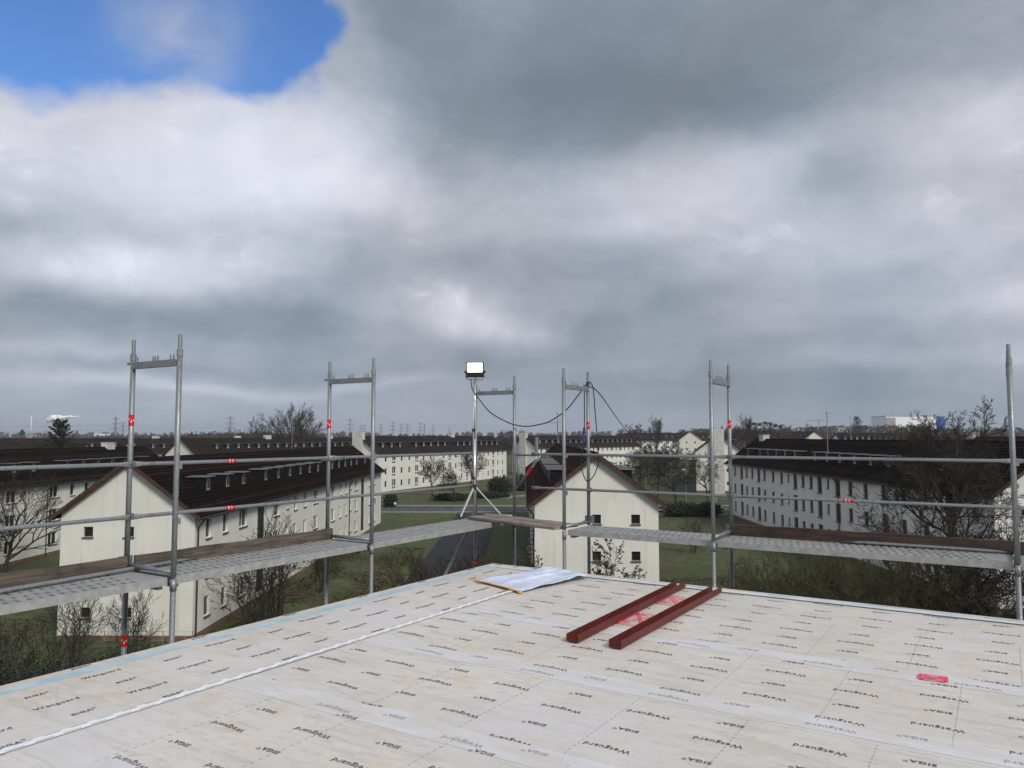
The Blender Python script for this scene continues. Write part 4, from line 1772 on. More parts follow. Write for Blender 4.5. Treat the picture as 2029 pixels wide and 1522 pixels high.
r4o = rw(RT['R4'], RY + .73)
top = Vector((r4o.x, r4o.y, DECK_Z + 1.99))
Yp = r4o.y
cable('lamp_cable', 'black rubber cable sagging from the floodlight to the frame top', [px_at(x, y, Y) for x, y, Y in
      [(933, 751, 12.05), (935, 768, 12.0), (941, 780, 11.95), (950, 792, 11.95), (966, 812, 11.95), (981, 824, 11.9), (1000, 834, 11.9), (1020, 842, 11.85), (1044, 845, 11.8), (1070, 841, 11.7),
       (1087, 836, 11.65), (1110, 822, 11.55), (1128, 806, 11.5), (1148, 780, 11.4), (1158, 766, Yp - .04)]] + [px_at(1166, 757, Yp - .05)], .0085)
cable('hanging_cable', 'black cable hanging in a loop with blue plugs beside the cable frame', [px_at(x, y, Y) for x, y, Y in
      [(1158, 766, Yp - .06), (1158, 800, Yp - .07), (1158, 838, Yp - .07), (1157, 858, Yp - .07), (1154, 870, Yp - .07), (1158, 880, Yp - .07), (1152, 905, Yp - .07), (1153, 930, Yp - .07), (1160, 950, Yp - .06),
       (1167, 953, Yp - .06), (1178, 940, Yp - .06), (1186, 915, Yp - .06), (1184, 885, Yp - .06), (1182, 850, Yp - .06), (1179, 815, Yp - .06), (1177, 785, Yp - .06), (1174, 765, Yp - .05), (1168, 757, Yp - .04), (1164, 764, Yp - .045)]],
      .0080, plugs=((px_at(1158, 846, Yp - .07), px_at(1157, 860, Yp - .07), .021), (px_at(1155, 864, Yp - .07), px_at(1157, 876, Yp - .07), .020)))
cable('supply_cable', 'thin dark supply cable slanting from the frame top down to the grey block', [top + Vector((0, -.04, 0)), px_at(1190, 783, 13.5), px_at(1240, 851, 21), px_at(1290, 905, 32),
      px_at(1360, 962, 52), px_at(1440, 1016, 85), Vector((36.3, 112, 2.2))], .0095)


# ------------------------------------------------------------------ trees
def rot_about(v, axis_, ang):
    return Quaternion(axis_, ang) @ v


def grow_tree(seed, h, r0, levels, trunk_frac=.3, spread=.9, n1=8, ratios=(.62, .58, .55, .5), kids=(6, 6, 5, 4), up=.25, wob=.18, lean=(0, 0), multi=1, tl=.45, rmin=.006, sides=(8, 6, 5, 4, 3, 3)):
    random.seed(seed)
    trunk, crown, tips = MB(), MB(), []

    def branch(p, d, L, r, lev):
        nseg = (7, 6, 4, 3, 2, 2)[min(lev, 5)]
        pts, rad, dirs = [p.copy()], [r], [d.copy()]
        q = p.copy()
        dd = d.copy()
        wb = wob * (.45 if lev == 0 else 1)
        for i in range(nseg):
            dd = dd + Vector((random.gauss(0, wb), random.gauss(0, wb), random.gauss(0, wb) + up * (.6 if lev else .2) / nseg * 2))
            dd.normalize()
            q = q + dd * (L / nseg)
            pts.append(q.copy())
            dirs.append(dd.copy())
            rad.append(max(rmin, r * (1 - .72 * (i + 1) / nseg)))
        (trunk if lev == 0 else crown).tube(pts, rad, sides[min(lev, 5)], 0, caps=False)
        if lev >= levels:
            tips.append((pts[-1], pts[0]))
            return
        n = n1 if lev == 0 else kids[min(lev - 1, len(kids) - 1)]
        for k in range(n):
            f = (trunk_frac + (1 - trunk_frac) * (k + random.random()) / n) if lev == 0 else (.22 + .78 * (k + random.random() * .9) / n)
            f = min(f, .99)
            i = min(nseg - 1, int(f * nseg))
            t = f * nseg - i
            b0 = pts[i].lerp(pts[i + 1], t)
            rr = rad[i] + (rad[i + 1] - rad[i]) * t
            base_d = dirs[i + 1]
            ax_ = base_d.orthogonal().normalized()
            ax_ = rot_about(ax_, base_d, random.uniform(0, 2 * math.pi) if lev else k * 2.4 + random.random())
            ang = random.uniform(.45, 1.0) * spread * (1.1 - .35 * f)
            nd = rot_about(base_d, ax_, ang)
            if nd.z < -.15:
                nd.z *= .3
                nd.normalize()
            LL = L * ratios[min(lev, len(ratios) - 1)] * (1.15 - (.25 if lev == 0 else .55) * f) * random.uniform(.75, 1.15)
            branch(b0, nd, LL, max(rmin, rr * random.uniform(.6, .78)), lev + 1)

    for m in range(multi):
        a = m * 2 * math.pi / multi + random.random()
        d = Vector((lean[0] + (.28 * math.cos(a) if multi > 1 else 0), lean[1] + (.28 * math.sin(a) if multi > 1 else 0), 1)).normalized()
        branch(Vector((.15 * math.cos(a), .15 * math.sin(a), -.3)) if multi > 1 else Vector((0, 0, -.3)), d, h * tl, r0, 0)
    return trunk, crown, tips


def leaf_mesh(tips, m, size, n, keep, seed):
    """small leaves set along the outer twigs"""
    random.seed(seed)
    b = MB()
    for (a, c) in tips:
        if random.random() > keep:
            continue
        for q in range(n):
            p = a.lerp(c, random.random() * .9) + Vector((random.gauss(0, size), random.gauss(0, size), random.gauss(0, size)))
            u = Vector((random.gauss(0, 1), random.gauss(0, 1), random.gauss(0, 1))).normalized()
            v = u.orthogonal().normalized()
            k = size * random.uniform(.6, 1.4)
            b.poly([p - u * k, p + v * k * .6, p + u * k, p - v * k * .6])
    return b.mesh('foliage', m)


def tree_meshes(key, barkm, leaves=None, twig=None, **kw):
    def fn():
        t, c, tips = grow_tree(**kw)
        r = [t.mesh('trunk', barkm, True), c.mesh('crown', twig or barkm, True)]
        if leaves:
            r.append(leaf_mesh(tips, *leaves))
        return r
    return cached(('tree', key), fn)


def tree(name, label, x, y, meshes, s=1.0, rz=0.0, group=None, cat='tree'):
    o = thing(name, label, cat, (x, y, gz(x, y)), rz, group)
    o.scale = (s, s, s)
    link('trunk', meshes[0], o)
    c = link('crown', meshes[1], o)
    if len(meshes) > 2:
        link('foliage', meshes[2], c)
    return o


def at_px(px, Y):
    return (px - CX) / F_PX * Y


BIG = tree_meshes('big', 'bark', seed=12, h=13.5, r0=.34, levels=5, trunk_frac=.25, spread=1.2, n1=13, ratios=(1.15, .58, .55, .55, .6), kids=(6, 5, 4, 3), up=.12, wob=.15, tl=.44, rmin=.011)
DOME = tree_meshes('dome', 'bark', seed=17, h=16.5, r0=.30, levels=5, trunk_frac=.66, spread=1.3, n1=14, ratios=(.50, .6, .55, .55, .6), kids=(8, 6, 4, 3), up=.30, wob=.12, tl=.60, rmin=.012)
MED = tree_meshes('med', 'bark', seed=21, h=10, r0=.17, levels=4, trunk_frac=.45, spread=1.15, n1=9, ratios=(1.0, .58, .55, .6), kids=(7, 5, 4), up=.18, wob=.15, tl=.42, rmin=.020)
MED2 = tree_meshes('med2', 'bark', seed=33, h=10, r0=.18, levels=4, trunk_frac=.42, spread=1.3, n1=9, ratios=(1.0, .58, .55, .6), kids=(7, 5, 4), up=.14, wob=.18, tl=.42, rmin=.020)
VASE = tree_meshes('vase', 'bark_grey', seed=44, h=24, r0=.46, levels=4, trunk_frac=.12, spread=.9, n1=11, ratios=(.95, .52, .55, .6), kids=(7, 5, 3), up=.2, wob=.07, multi=3, tl=.48, rmin=.034)
VASE2 = tree_meshes('vase2', 'bark_grey', seed=47, h=21, r0=.36, levels=4, trunk_frac=.25, spread=1.0, n1=8, ratios=(.9, .55, .55, .6), kids=(6, 5, 3), up=.2, wob=.13, multi=2, tl=.48, rmin=.034)
LEAN = tree_meshes('lean', 'bark', seed=58, h=13.0, r0=.24, levels=4, trunk_frac=.3, spread=.95, n1=9, ratios=(.95, .58, .55, .6), kids=(6, 5, 4), up=.14, wob=.13, tl=.5, lean=(.22, 0), rmin=.015)
FARV = tree_meshes('farv', 'twig_far', seed=61, h=18, r0=.3, levels=4, trunk_frac=.4, spread=1.1, n1=10, ratios=(.95, .55, .55, .6), kids=(7, 5, 4), up=.2, wob=.14, tl=.42, rmin=.04, sides=(5, 4, 3, 3, 3, 3))
POPL = tree_meshes('popl', 'twig_far', seed=66, h=22, r0=.3, levels=3, trunk_frac=.18, spread=.6, n1=22, ratios=(.62, .5, .55), kids=(9, 6), up=.3, wob=.08, tl=.62, rmin=.035, sides=(5, 4, 3, 3, 3, 3))
SHRUB = tree_meshes('shrub', 'bark_moss', seed=71, h=7.0, r0=.07, levels=4, trunk_frac=.1, spread=.85, n1=7, ratios=(.6, .58, .55, .6), kids=(5, 4, 3), up=.2, wob=.2, multi=8, tl=.68, rmin=.009, sides=(5, 4, 3, 3, 3, 3))
SHRUB_B = tree_meshes('shrubb', 'bark', seed=75, h=4.6, r0=.045, levels=3, trunk_frac=.15, spread=.85, n1=6, ratios=(.6, .58, .6), kids=(5, 4), up=.2, wob=.2, multi=6, tl=.7, rmin=.009, sides=(5, 4, 3, 3, 3, 3))

# hero tree at the right and neighbours
tree('bare_tree', 'big spreading bare tree in front of the grey block at right', at_px(1860, 45), 45, BIG, 1.0, 1.0, 'bare trees near the scaffold')
tree('bare_tree', 'tall bare tree with domed crown rising above the right roofs', at_px(1880, 50), 50, DOME, 1.03, 1.9, 'bare trees near the scaffold')
tree('bare_tree', 'bare tree with crooked branches before the right edge gable', at_px(1960, 40), 40, MED2, 1.1, 2.0, 'bare trees near the scaffold')
tree('bare_tree', 'leaning bare tree in front of the far left facade', at_px(18, 80), 80, LEAN, 1.0, -.1, 'bare trees near the scaffold')
tree('bare_tree', 'bare tree at the left edge crossing the leaning tree', at_px(-30, 76), 76, MED2, 1.12, .4, 'bare trees near the scaffold')
for (px, Y, m, s, rz, lab) in [
    (858, 166, MED, 1.0, 0, 'small bare lawn tree leftmost of three before the long white block'),
    (903, 152, MED2, .92, 1, 'small bare lawn tree middle of three before the long white block'),
    (933, 186, MED, 1.15, 2, 'small bare lawn tree rightmost of three before the long white block')]:
    tree('lawn_tree', lab, at_px(px, Y), Y, m, s, rz, 'bare lawn trees before the long white block')
tree('tall_tree', 'tall fan shaped bare tree on the skyline between the left scaffold frames', at_px(590, 278), 278, VASE, 1.14, .5, 'tall skyline trees')
tree('tall_tree', 'bare skyline tree left of the tall fan shaped tree', at_px(502, 285), 285, VASE2, 1.12, 1.9, 'tall skyline trees')
k = 0
for (px, Y, m, s, rz, lab) in [
    (1272, 150, MED2, 1.35, .3, 'dark bare tree right behind the centre gable roof'),
    (1300, 160, MED, 1.3, 1.3, 'dark bare tree between centre gable and tall post'),
    (1335, 152, MED2, 1.3, 2.2, 'dark bare tree left of the ivy clad trunk'),
    (1283, 205, FARV, .8, .2, 'bare tree in front of the pale dormer block'),
    (1322, 215, FARV, .82, 2.6, 'bare tree behind the street lamp'),
    (1398, 158, MED2, 1.25, 1.7, 'bare tree against the gable with chimney breast'),
    (1262, 320, FARV, 1.25, .3, 'round bare tree on the skyline above the row of dormers'),
    (1232, 345, FARV, 1.1, 1.5, 'skyline tree left of the round bare tree'),
    (1300, 365, POPL, .95, 1.2, 'upright poplar like tree on the skyline left of the tall post'),
    (1478, 330, POPL, .97, .9, 'tall upright tree on the skyline right of the tall posts'),
    (1345, 380, FARV, .95, 2.1, 'low skyline tree right of the upright poplar'),
    (1455, 255, FARV, 1.2, .3, 'pollard skyline tree just right of the tall posts'),
    (1498, 240, FARV, 1.2, 1.7, 'pollard skyline tree in the middle of the nest group'),
    (1532, 235, FARV, 1.2, 2.9, 'pollard skyline tree at the right of the nest group'),
    (1775, 260, FARV, 1.12, 1.0, 'bushy bare tree below the white hall'),
    (1740, 245, FARV, 1.05, 2.0, 'bushy bare tree left below the white hall'),
    (1815, 235, FARV, 1.12, 2.8, 'bushy bare tree right below the white hall'),
    (1850, 250, FARV, 1.08, .8, 'bushy bare tree under the blue end of the white hall'),
    (1795, 280, FARV, 1.15, 1.9, 'bushy bare tree centred behind others below the white hall'),
    (995, 300, FARV, 1.1, 2.2, 'round skyline tree right of the floodlight mast'),
    (1030, 320, FARV, 1.12, .6, 'round skyline tree behind the corner frame'),
    (40, 300, FARV, .85, .6, 'small bare skyline tree near the left edge'),
    (8, 320, FARV, .9, 1.6, 'small bare skyline tree at the left edge'),
    (1975, 250, FARV, .85, 1.6, 'reddish bare tree near the right edge post')]:
    tree('bare_tree', lab, at_px(px, Y), Y, m, s, rz, 'bare trees of the neighbourhood')

# birds' nests in the pollards
random.seed(9)
for i, (px, Y, zt) in enumerate([(1484, 240, 17.6), (1494, 240, 18.0), (1505, 240, 17.9), (1516, 236, 18.2), (1526, 235, 18.0), (1536, 235, 17.5), (1546, 235, 17.2)]):
    b = MB()
    for q in range(70):
        a = Vector((random.gauss(0, .34), random.gauss(0, .34), random.gauss(0, .24)))
        d = Vector((random.gauss(0, 1), random.gauss(0, 1), random.gauss(0, .5))).normalized() * .45
        b.tube([a - d, a + d], .035, 3)
    o = b.build('bird_nest', 'bark', None, (at_px(px, Y), Y, zt))
    tag(o, 'dark twig nest in the pollard crowns, %s from the left' % ['first', 'second', 'third', 'fourth', 'fifth', 'sixth', 'seventh'][i], 'nest', 'nests in the skyline trees')


# thicket below the right deck: moss-green shrubs
sh_lab = ['moss green bare shrub below the right deck beside the tall post', 'moss green bare shrub second from the tall post below the right deck', 'tall moss green shrub in the middle of the thicket',
          'dense bare shrub below the loose tube', 'bare shrub at the foot of the big tree', 'bare shrub before the right edge gable', 'low shrub in front of the thicket at right', 'low shrub in front of the thicket middle', 'low shrub in front of the thicket near the tall post', 'small near shrub at the foot of the right end post', 'small near shrub under the loose tube end',
          'small near shrub below the middle of the right deck', 'small near shrub below the left end of the dark toe board']
for i, (px, Y, s, rz) in enumerate([(1520, 44, 1.0, 0), (1590, 42, 1.08, 1.2), (1670, 41, 1.12, 2.1), (1750, 40, 1.12, 3.3), (1830, 42, 1.0, 4.2), (1930, 40, .9, 5.0), (1810, 35, .85, .7), (1710, 36, .9, 1.7), (1620, 36, .85, 2.8), (1930, 31, .72, .2), (1850, 30, .66, 1.1), (1740, 31, .68, 2.2), (1560, 38, .8, 3.7)]):
    tree('bare_shrub', sh_lab[i], at_px(px, Y), Y, SHRUB, s, rz, 'shrubs of the right thicket', 'shrub')
sh2 = ['bare shrub before the left gable wall', 'wiry bare shrub at the corner of the left gable', 'bare shrub along the left facade near the stair window', 'tall bare shrub along the left facade', 'dark shrub at bottom left near the roof edge',
       'dark shrub at bottom left beyond the frame', 'small bare shrub on the lawn right of centre gable', 'bare shrub on the verge left of the young birches', 'low bare shrub on the verge below the second frame',
       'bare shrub halfway along the left facade']
for i, (px, Y, m, s, rz) in enumerate([(165, 50, SHRUB_B, 1.05, 0), (275, 50, SHRUB_B, .95, 1.2), (520, 56, SHRUB_B, 1.35, 2.1), (555, 60, SHRUB_B, 1.7, 3.3), (40, 40, SHRUB_B, 1.05, 4.2), (130, 40, SHRUB_B, 1.0, 5.0), (1370, 90, SHRUB_B, .85, .7), (770, 52, SHRUB_B, .95, 1.0), (690, 50, SHRUB_B, .8, 2.5), (640, 72, SHRUB_B, 1.1, .4)]):
    tree('bare_shrub', sh2[i], at_px(px, Y), Y, m, s, rz, 'bare shrubs round the houses', 'shrub')


def leaf_cloud(seed, n, rx, ry, rz_, size, m, zc, name='foliage', shell=.35):
    random.seed(seed)
    b = MB()
    for i in range(n):
        a, c = random.uniform(0, 2 * math.pi), random.uniform(-1, 1)
        rr = random.uniform(shell, 1) ** .5
        k = math.sqrt(1 - c * c)
        wv = 1 + .18 * math.sin(3 * a + seed) + .12 * math.sin(5 * c * 3 + a)
        p = Vector((rx * rr * k * math.cos(a) * wv, ry * rr * k * math.sin(a) * wv, zc + rz_ * rr * c * wv))
        if p.z < .02:
            p.z = random.uniform(.02, .5)
        u = Vector((random.gauss(0, 1), random.gauss(0, 1), random.gauss(0, 1))).normalized()
        v = u.orthogonal().normalized()
        s = size * random.uniform(.6, 1.4)
        b.poly([p - u * s, p + v * s * .55, p + u * s, p - v * s * .55])
    return b.mesh(name, m)


# brown-leaved birch thicket under the left deck, over the driveway verge
BIRCH = tree_meshes('birch', 'bark_birch', ('leaf_brown', .05, 3, .55, 4), 'bark', seed=81, h=7.0, r0=.055, levels=3, trunk_frac=.3, spread=.75, n1=12, ratios=(.5, .5, .5), kids=(7, 5), up=.1, wob=.12, multi=5, tl=.7, rmin=.008, sides=(6, 4, 3, 3, 3, 3))
bl_lab = ['young birch with brown leaves under the left deck beside the brace', 'young birch with brown leaves left of the brace', 'young birch with brown leaves right by the sticker post']
for i, (px, Y, s, rz) in enumerate([(868, 46, 1.12, 0), (836, 44, 1.0, 2), (905, 50, 1.05, 4)]):
    tree('young_birch', bl_lab[i], at_px(px, Y), Y, BIRCH, s, rz, 'young birches under the left deck', 'tree')
# shrub with clinging dry leaves before the centre gable
DRY = tree_meshes('dry', 'bark', ('leaf_dry', .05, 3, .6, 8), seed=91, h=5.2, r0=.06, levels=4, trunk_frac=.25, spread=1.0, n1=9, ratios=(.6, .55, .5, .5), kids=(5, 5, 3), up=.25, wob=.2, multi=4, tl=.62, rmin=.009, sides=(5, 4, 3, 3, 3, 3))
tree('leafy_shrub', 'shrub with clinging dry brown leaves before the centre gable', at_px(1160, 42), 42, DRY, 1.75, .4, None, 'shrub')

# fallen leaves strewn over the verges
def litter(label, seed, x0, x1, y0, y1, n, m):
    random.seed(seed)
    b = MB()
    for i in range(n):
        x, y = random.uniform(x0, x1), random.uniform(y0, y1)
        if math.sin(x * .9 + seed) + math.sin(y * .55 + x * .3) < random.uniform(-1.2, .9):
            continue
        z = gz(x, y) + random.uniform(.02, .10)
        a, k = random.uniform(0, 6.28), random.uniform(.07, .16)
        u = Vector((math.cos(a), math.sin(a), random.gauss(0, .35))) * k
        v = Vector((-math.sin(a), math.cos(a), random.gauss(0, .35))) * k * .6
        p = Vector((x, y, z))
        b.poly([p - u, p + v, p + u, p - v])
    tag(b.build('leaf_litter', m), label, 'fallen leaves', kind='stuff')


litter('fallen brown leaves on the verge beside the left facade', 1, -21, -11, 42, 100, 14000, 'leaf_brown')
litter('fallen brown leaves under the right thicket', 2, 12, 35, 34, 75, 22000, 'leaf_brown')
litter('fallen dark leaves on the grass left of the gable', 3, -48, -33, 40, 80, 9000, 'leaf_dry')

# evergreen mass at bottom left and other hedges
random.seed(14)
iv = ['dark evergreen bush at bottom left by the roof edge', 'dark evergreen bush at bottom left beside the first frame', 'dark evergreen bush below the left gable railing', 'dark evergreen bush at the left frame edge']
for i, (px, Y, rx, rz_) in enumerate([(70, 36, 4.2, 2.2), (190, 38, 4.0, 1.9), (300, 42, 3.6, 1.8), (-40, 34, 4.2, 2.6)]):
    o = thing('evergreen_bush', iv[i], 'bush', (at_px(px, Y), Y, gz(at_px(px, Y), Y)), 0, 'dark evergreens at bottom left')
    link('foliage', leaf_cloud(100 + i, 6500, rx, 2.6, rz_, .085, 'ivy', rz_ * .75), o)
    b = MB()
    for q in range(7):
        a = random.uniform(0, 6.28)
        b.tube([(0, 0, -.1), (rx * .6 * math.cos(a), 1.6 * math.sin(a), rz_ * 1.2)], [.05, .015], 5)
    b.build('stem', 'bark', o)
for i, (px, Y, rx, ry, h, lab) in enumerate([(898, 156, 3.6, 1.8, 1.3, 'low rounded evergreen bed around the middle lawn tree'), (973, 160, 3.8, 1.6, 1.2, 'low rounded evergreen bed right of the floodlight stand'),
                                             (991, 174, 3.0, 2.2, 3.4, 'dark round bush on the lawn behind the tripod'), (1035, 178, 2.2, 2.0, 3.6, 'dark round bush behind the corner frame'),
                                             (776, 146, 1.2, 1.2, 2.6, 'dark hedge clump at the far corner of the left block'),
                                             (1345, 128, 3.0, 1.4, 2.2, 'clipped dark hedge on the lawn beside the tall post'), (1395, 128, 3.0, 1.4, 2.2, 'clipped dark hedge on the lawn by the grey block')]):
    X = at_px(px, Y)
    o = thing('evergreen_bush', lab, 'bush', (X, Y, gz(X, Y)), 0, 'dark bushes on the lawns')
    link('foliage', leaf_cloud(200 + i, 2600, rx, ry, h * .6, .22, 'hedge', h * .45, shell=.1), o)
    b = MB()
    b.tube([(0, 0, -.1), (0, 0, h * .7)], [.12, .04], 5)
    b.build('stem', 'bark', o)


# conifer behind the far-left block
def conifer(label, x, y, h, seed):
    random.seed(seed)
    o = thing('conifer', label, 'tree', (x, y, gz(x, y)))
    t, c = MB(), MB()
    t.tube([(0, 0, -.2), (.1, 0, h * .5), (0, 0, h)], [.3, .18, .04], 7)
    n = 70
    for k in range(n):
        f = .12 + .86 * k / n
        z = h * f
        L = (1 - f) ** .8 * h * .34 * random.uniform(.75, 1.15) + .5
        a = k * 2.4 + random.random() * .5
        d = Vector((math.cos(a), math.sin(a), .30 + .55 * f))
        t.tube([(0, 0, z), tuple(Vector((0, 0, z)) + d * L)], [.06, .015], 4)
        for q in range(46):
            s = random.random() ** .7
            p = Vector((0, 0, z)) + d * L * s + Vector((random.gauss(0, .16), random.gauss(0, .16), random.gauss(0, .13))) * (1.4 - s * .6)
            u = (d + Vector((random.gauss(0, .6), random.gauss(0, .6), random.gauss(0, .4)))).normalized()
            v = u.orthogonal().normalized()
            c.poly([p - u * .28, p + v * .09, p + u * .30, p - v * .09])
    t.build('trunk', 'bark', o)
    c.build('crown', 'needle', o)


conifer('dark conifer rising above the far left roofs', at_px(122, 142), 142, 16.8, 3)
conifer('dark conifer on the skyline left of the white hall', at_px(1697, 420), 420, 21, 4)


# far woodland bands: thousands of small twig faces
def woodland(label, seed, pts, h0, h1, n, size, depth, m='twig_far', nq=40):
    random.seed(seed)
    b = MB()
    acc = [0]
    for p, q in zip(pts[:-1], pts[1:]):
        acc.append(acc[-1] + math.dist(p, q))
    for i in range(n):
        u = random.random() * acc[-1]
        k = max(j for j in range(len(acc) - 1) if acc[j] <= u)
        f = (u - acc[k]) / (acc[k + 1] - acc[k])
        x = pts[k][0] + (pts[k + 1][0] - pts[k][0]) * f
        y = pts[k][1] + (pts[k + 1][1] - pts[k][1]) * f + random.uniform(-depth, depth)
        h = h0 + (h1 - h0) * (.5 + .5 * math.sin(x * .031 + seed) * math.sin(x * .013 + 2 * seed)) * random.uniform(.7, 1.1)
        r = h * random.uniform(.28, .42)
        z0 = gz(x, y)
        b.tube([(x, y, z0 - .5), (x, y, z0 + h * .6)], [h * .02, h * .008], 3, caps=False)
        for q in range(nq):
            a, c = random.uniform(0, 6.283), random.uniform(-1, 1)
            s = math.sqrt(1 - c * c) * random.uniform(.3, 1)
            p = Vector((x + r * s * math.cos(a), y + r * s * math.sin(a), z0 + h * .58 + h * .40 * c))
            up = Vector((random.gauss(0, .5), random.gauss(0, .3), 1)).normalized()
            w = Vector((1, random.gauss(0, .4), random.gauss(0, .3))).normalized()
            sz = size * random.uniform(.5, 1.3)
            b.poly([p - up * sz, p + w * sz * .35, p + up * sz, p - w * sz * .35])
    o = b.build('woodland', m)
    tag(o, label, 'woodland', kind='stuff')


woodland('dark bare wood on the low rise behind the left blocks', 1, [(-190, 430), (-110, 400), (-60, 380)], 12, 21, 300, .7, 40, nq=80)
woodland('bare woods along the skyline at left', 2, [(-900, 1150), (-300, 1000), (0, 950)], 10, 19, 420, 1.9, 80)
woodland('bare woods along the skyline in the middle', 3, [(-150, 620), (60, 560), (260, 520)], 8, 15, 460, .8, 60, nq=70)
woodland('bare woods along the skyline at right', 4, [(120, 520), (330, 470), (560, 430)], 14, 17.5, 520, .7, 50, nq=150)
woodland('far hazy belt of woods on the horizon', 5, [(-2600, 2300), (-800, 2100), (900, 2000), (2600, 2200)], 14, 26, 900, 5.0, 160)
woodland('near bare wood at the right edge below the white hall', 6, [(160, 330), (240, 300), (330, 280)], 8, 13, 240, .45, 25, nq=90)


# ------------------------------------------------------------------ small things of the setting
def lamp_post(label, px, Y, h):
    X = at_px(px, Y)
    o = thing('street_lamp', label, 'street lamp', (X, Y, gz(X, Y)))
    b = MB()
    b.tube([(0, 0, -.2), (0, 0, h * .9), (-.15, 0, h)], [.07, .05, .04], 8)
    b.build('pole', 'metal_grey', o)
    b = MB()
    b.box(-.75, -.1, -.14, .14, h - .02, h + .14)
    b.build('lamp_head', 'frame_white', o)


lamp_post('white headed street lamp before the dark trees', 1357, 150, 6.6)
lamp_post('slim street lamp beside the driveway road', 780, 150, 5.0)


def fence(label, p, q, n, h):
    o = thing('wire_fence', label, 'fence', (p[0], p[1], gz(*p)))
    for k in range(n + 1):
        x, y = p[0] + (q[0] - p[0]) * k / n, p[1] + (q[1] - p[1]) * k / n
        z = gz(x, y) - gz(*p)
        b = MB()
        b.tube([(x - p[0], y - p[1], z - .2), (x - p[0], y - p[1], z + h)], .03, 5)
        b.build('post', 'metal_grey', o)
    b = MB()
    for zz in (.15, .5, .85, h - .05):
        pts = [(p[0] + (q[0] - p[0]) * k / n, p[1] + (q[1] - p[1]) * k / n) for k in range(n + 1)]
        b.tube([(x - p[0], y - p[1], gz(x, y) - gz(*p) + zz) for x, y in pts], .008, 3)
    b.build('wire', 'metal_grey', o)


fence('thin wire fence along the near side of the road', (-24, 136.5), (4, 136.5), 12, 1.4)
fence('railing below the left gable wall', (-31.5, 53.2), (-21.6, 53.2), 5, 1.15)


def sign_post(label, px, Y, h):
    X = at_px(px, Y)
    o = thing('sign_post', label, 'sign', (X, Y, gz(X, Y)))
    b = MB()
    b.tube([(0, 0, -.2), (0, 0, h)], .035, 6)
    b.build('pole', 'metal_grey', o)
    b = MB()
    b.box(-.2, .2, -.05, -.036, h - .4, h - .02)
    b.build('plate', 'frame_white', o)


sign_post('small white sign at the road left of the tripod', 785, 138, 2.0)

# vent pipe and aerials on roofs
for (lab, px, Y, zb, zt, r) in [('grey vent stack above the centre roof', 1063, 121, 12.6, 14.0, .28), ('slim aerial mast on the left dormer roof ridge', 580, 95, 12.3, 15.6, .03),
                                ('aerial mast on the block behind the centre roof', 1105, 250, 13, 22.0, .12), ('aerial mast on the grey block ridge', 1638, 90, 13.2, 17.2, .05),
                                ('pale flagpole behind the grey block', 1684, 300, 5, 22, .09)]:
    X = at_px(px, Y)
    o = thing('roof_mast', lab, 'mast', (X, Y, zb))
    b = MB()
    b.tube([(0, 0, -1.0), (0, 0, zt - zb)], r, 8)
    b.build('pole', 'metal_grey', o)
    b = MB()
    if r < .2:
        b.tube([(-.55, 0, zt - zb - .3), (.55, 0, zt - zb - .3)], max(.02, r * .5), 5)
        b.tube([(-.3, 0, zt - zb - .6), (.3, 0, zt - zb - .6)], max(.02, r * .5), 5)
        b.build('aerial', 'metal_grey', o)
    else:
        b.tube([(0, 0, zt - zb), (0, 0, zt - zb + .12)], r * 1.25, 8)
        b.build('cap', 'metal_grey', o)


# ------------------------------------------------------------------ far industry, pylons, smoke
def pylon_mesh():
    b = MB()
    H = 50.0
    for sx in (-1, 1):
        for sy in (-1, 1):
            b.tube([(sx * 3.6, sy * 3.6, 0), (sx * 1.0, sy * 1.0, 30), (sx * .5, sy * .5, H)], .32, 4)
    z = 0
    lev = [0, 7, 13, 19, 24, 29, 34, 39, 44, 49]

    def hw(z):
        return 3.6 + (1.0 - 3.6) * z / 30 if z < 30 else 1.0 - .5 * (z - 30) / 20
    for a, c in zip(lev[:-1], lev[1:]):
        for s in (-1, 1):
            b.tube([(-hw(a) * s, -hw(a), a), (hw(c) * s, -hw(c), c)], .2, 3)
            b.tube([(-hw(a) * s, hw(a), a), (hw(c) * s, hw(c), c)], .2, 3)
    return b.mesh('tower', 'pylon')


def pylon_arm(z, w):
    def fn():
        b = MB()
        b.tube([(-w, 0, z), (0, 0, z + 1.6), (w, 0, z)], .3, 4)
        b.tube([(-w, 0, z), (w, 0, z)], .3, 4)
        for x in (-w, -w * .5, w * .5, w):
            b.tube([(x, 0, z), (x, 0, z - 2.5)], .18, 4)
        return b.mesh('cross_arm', 'pylon')
    return cached(('arm', z, w), fn)


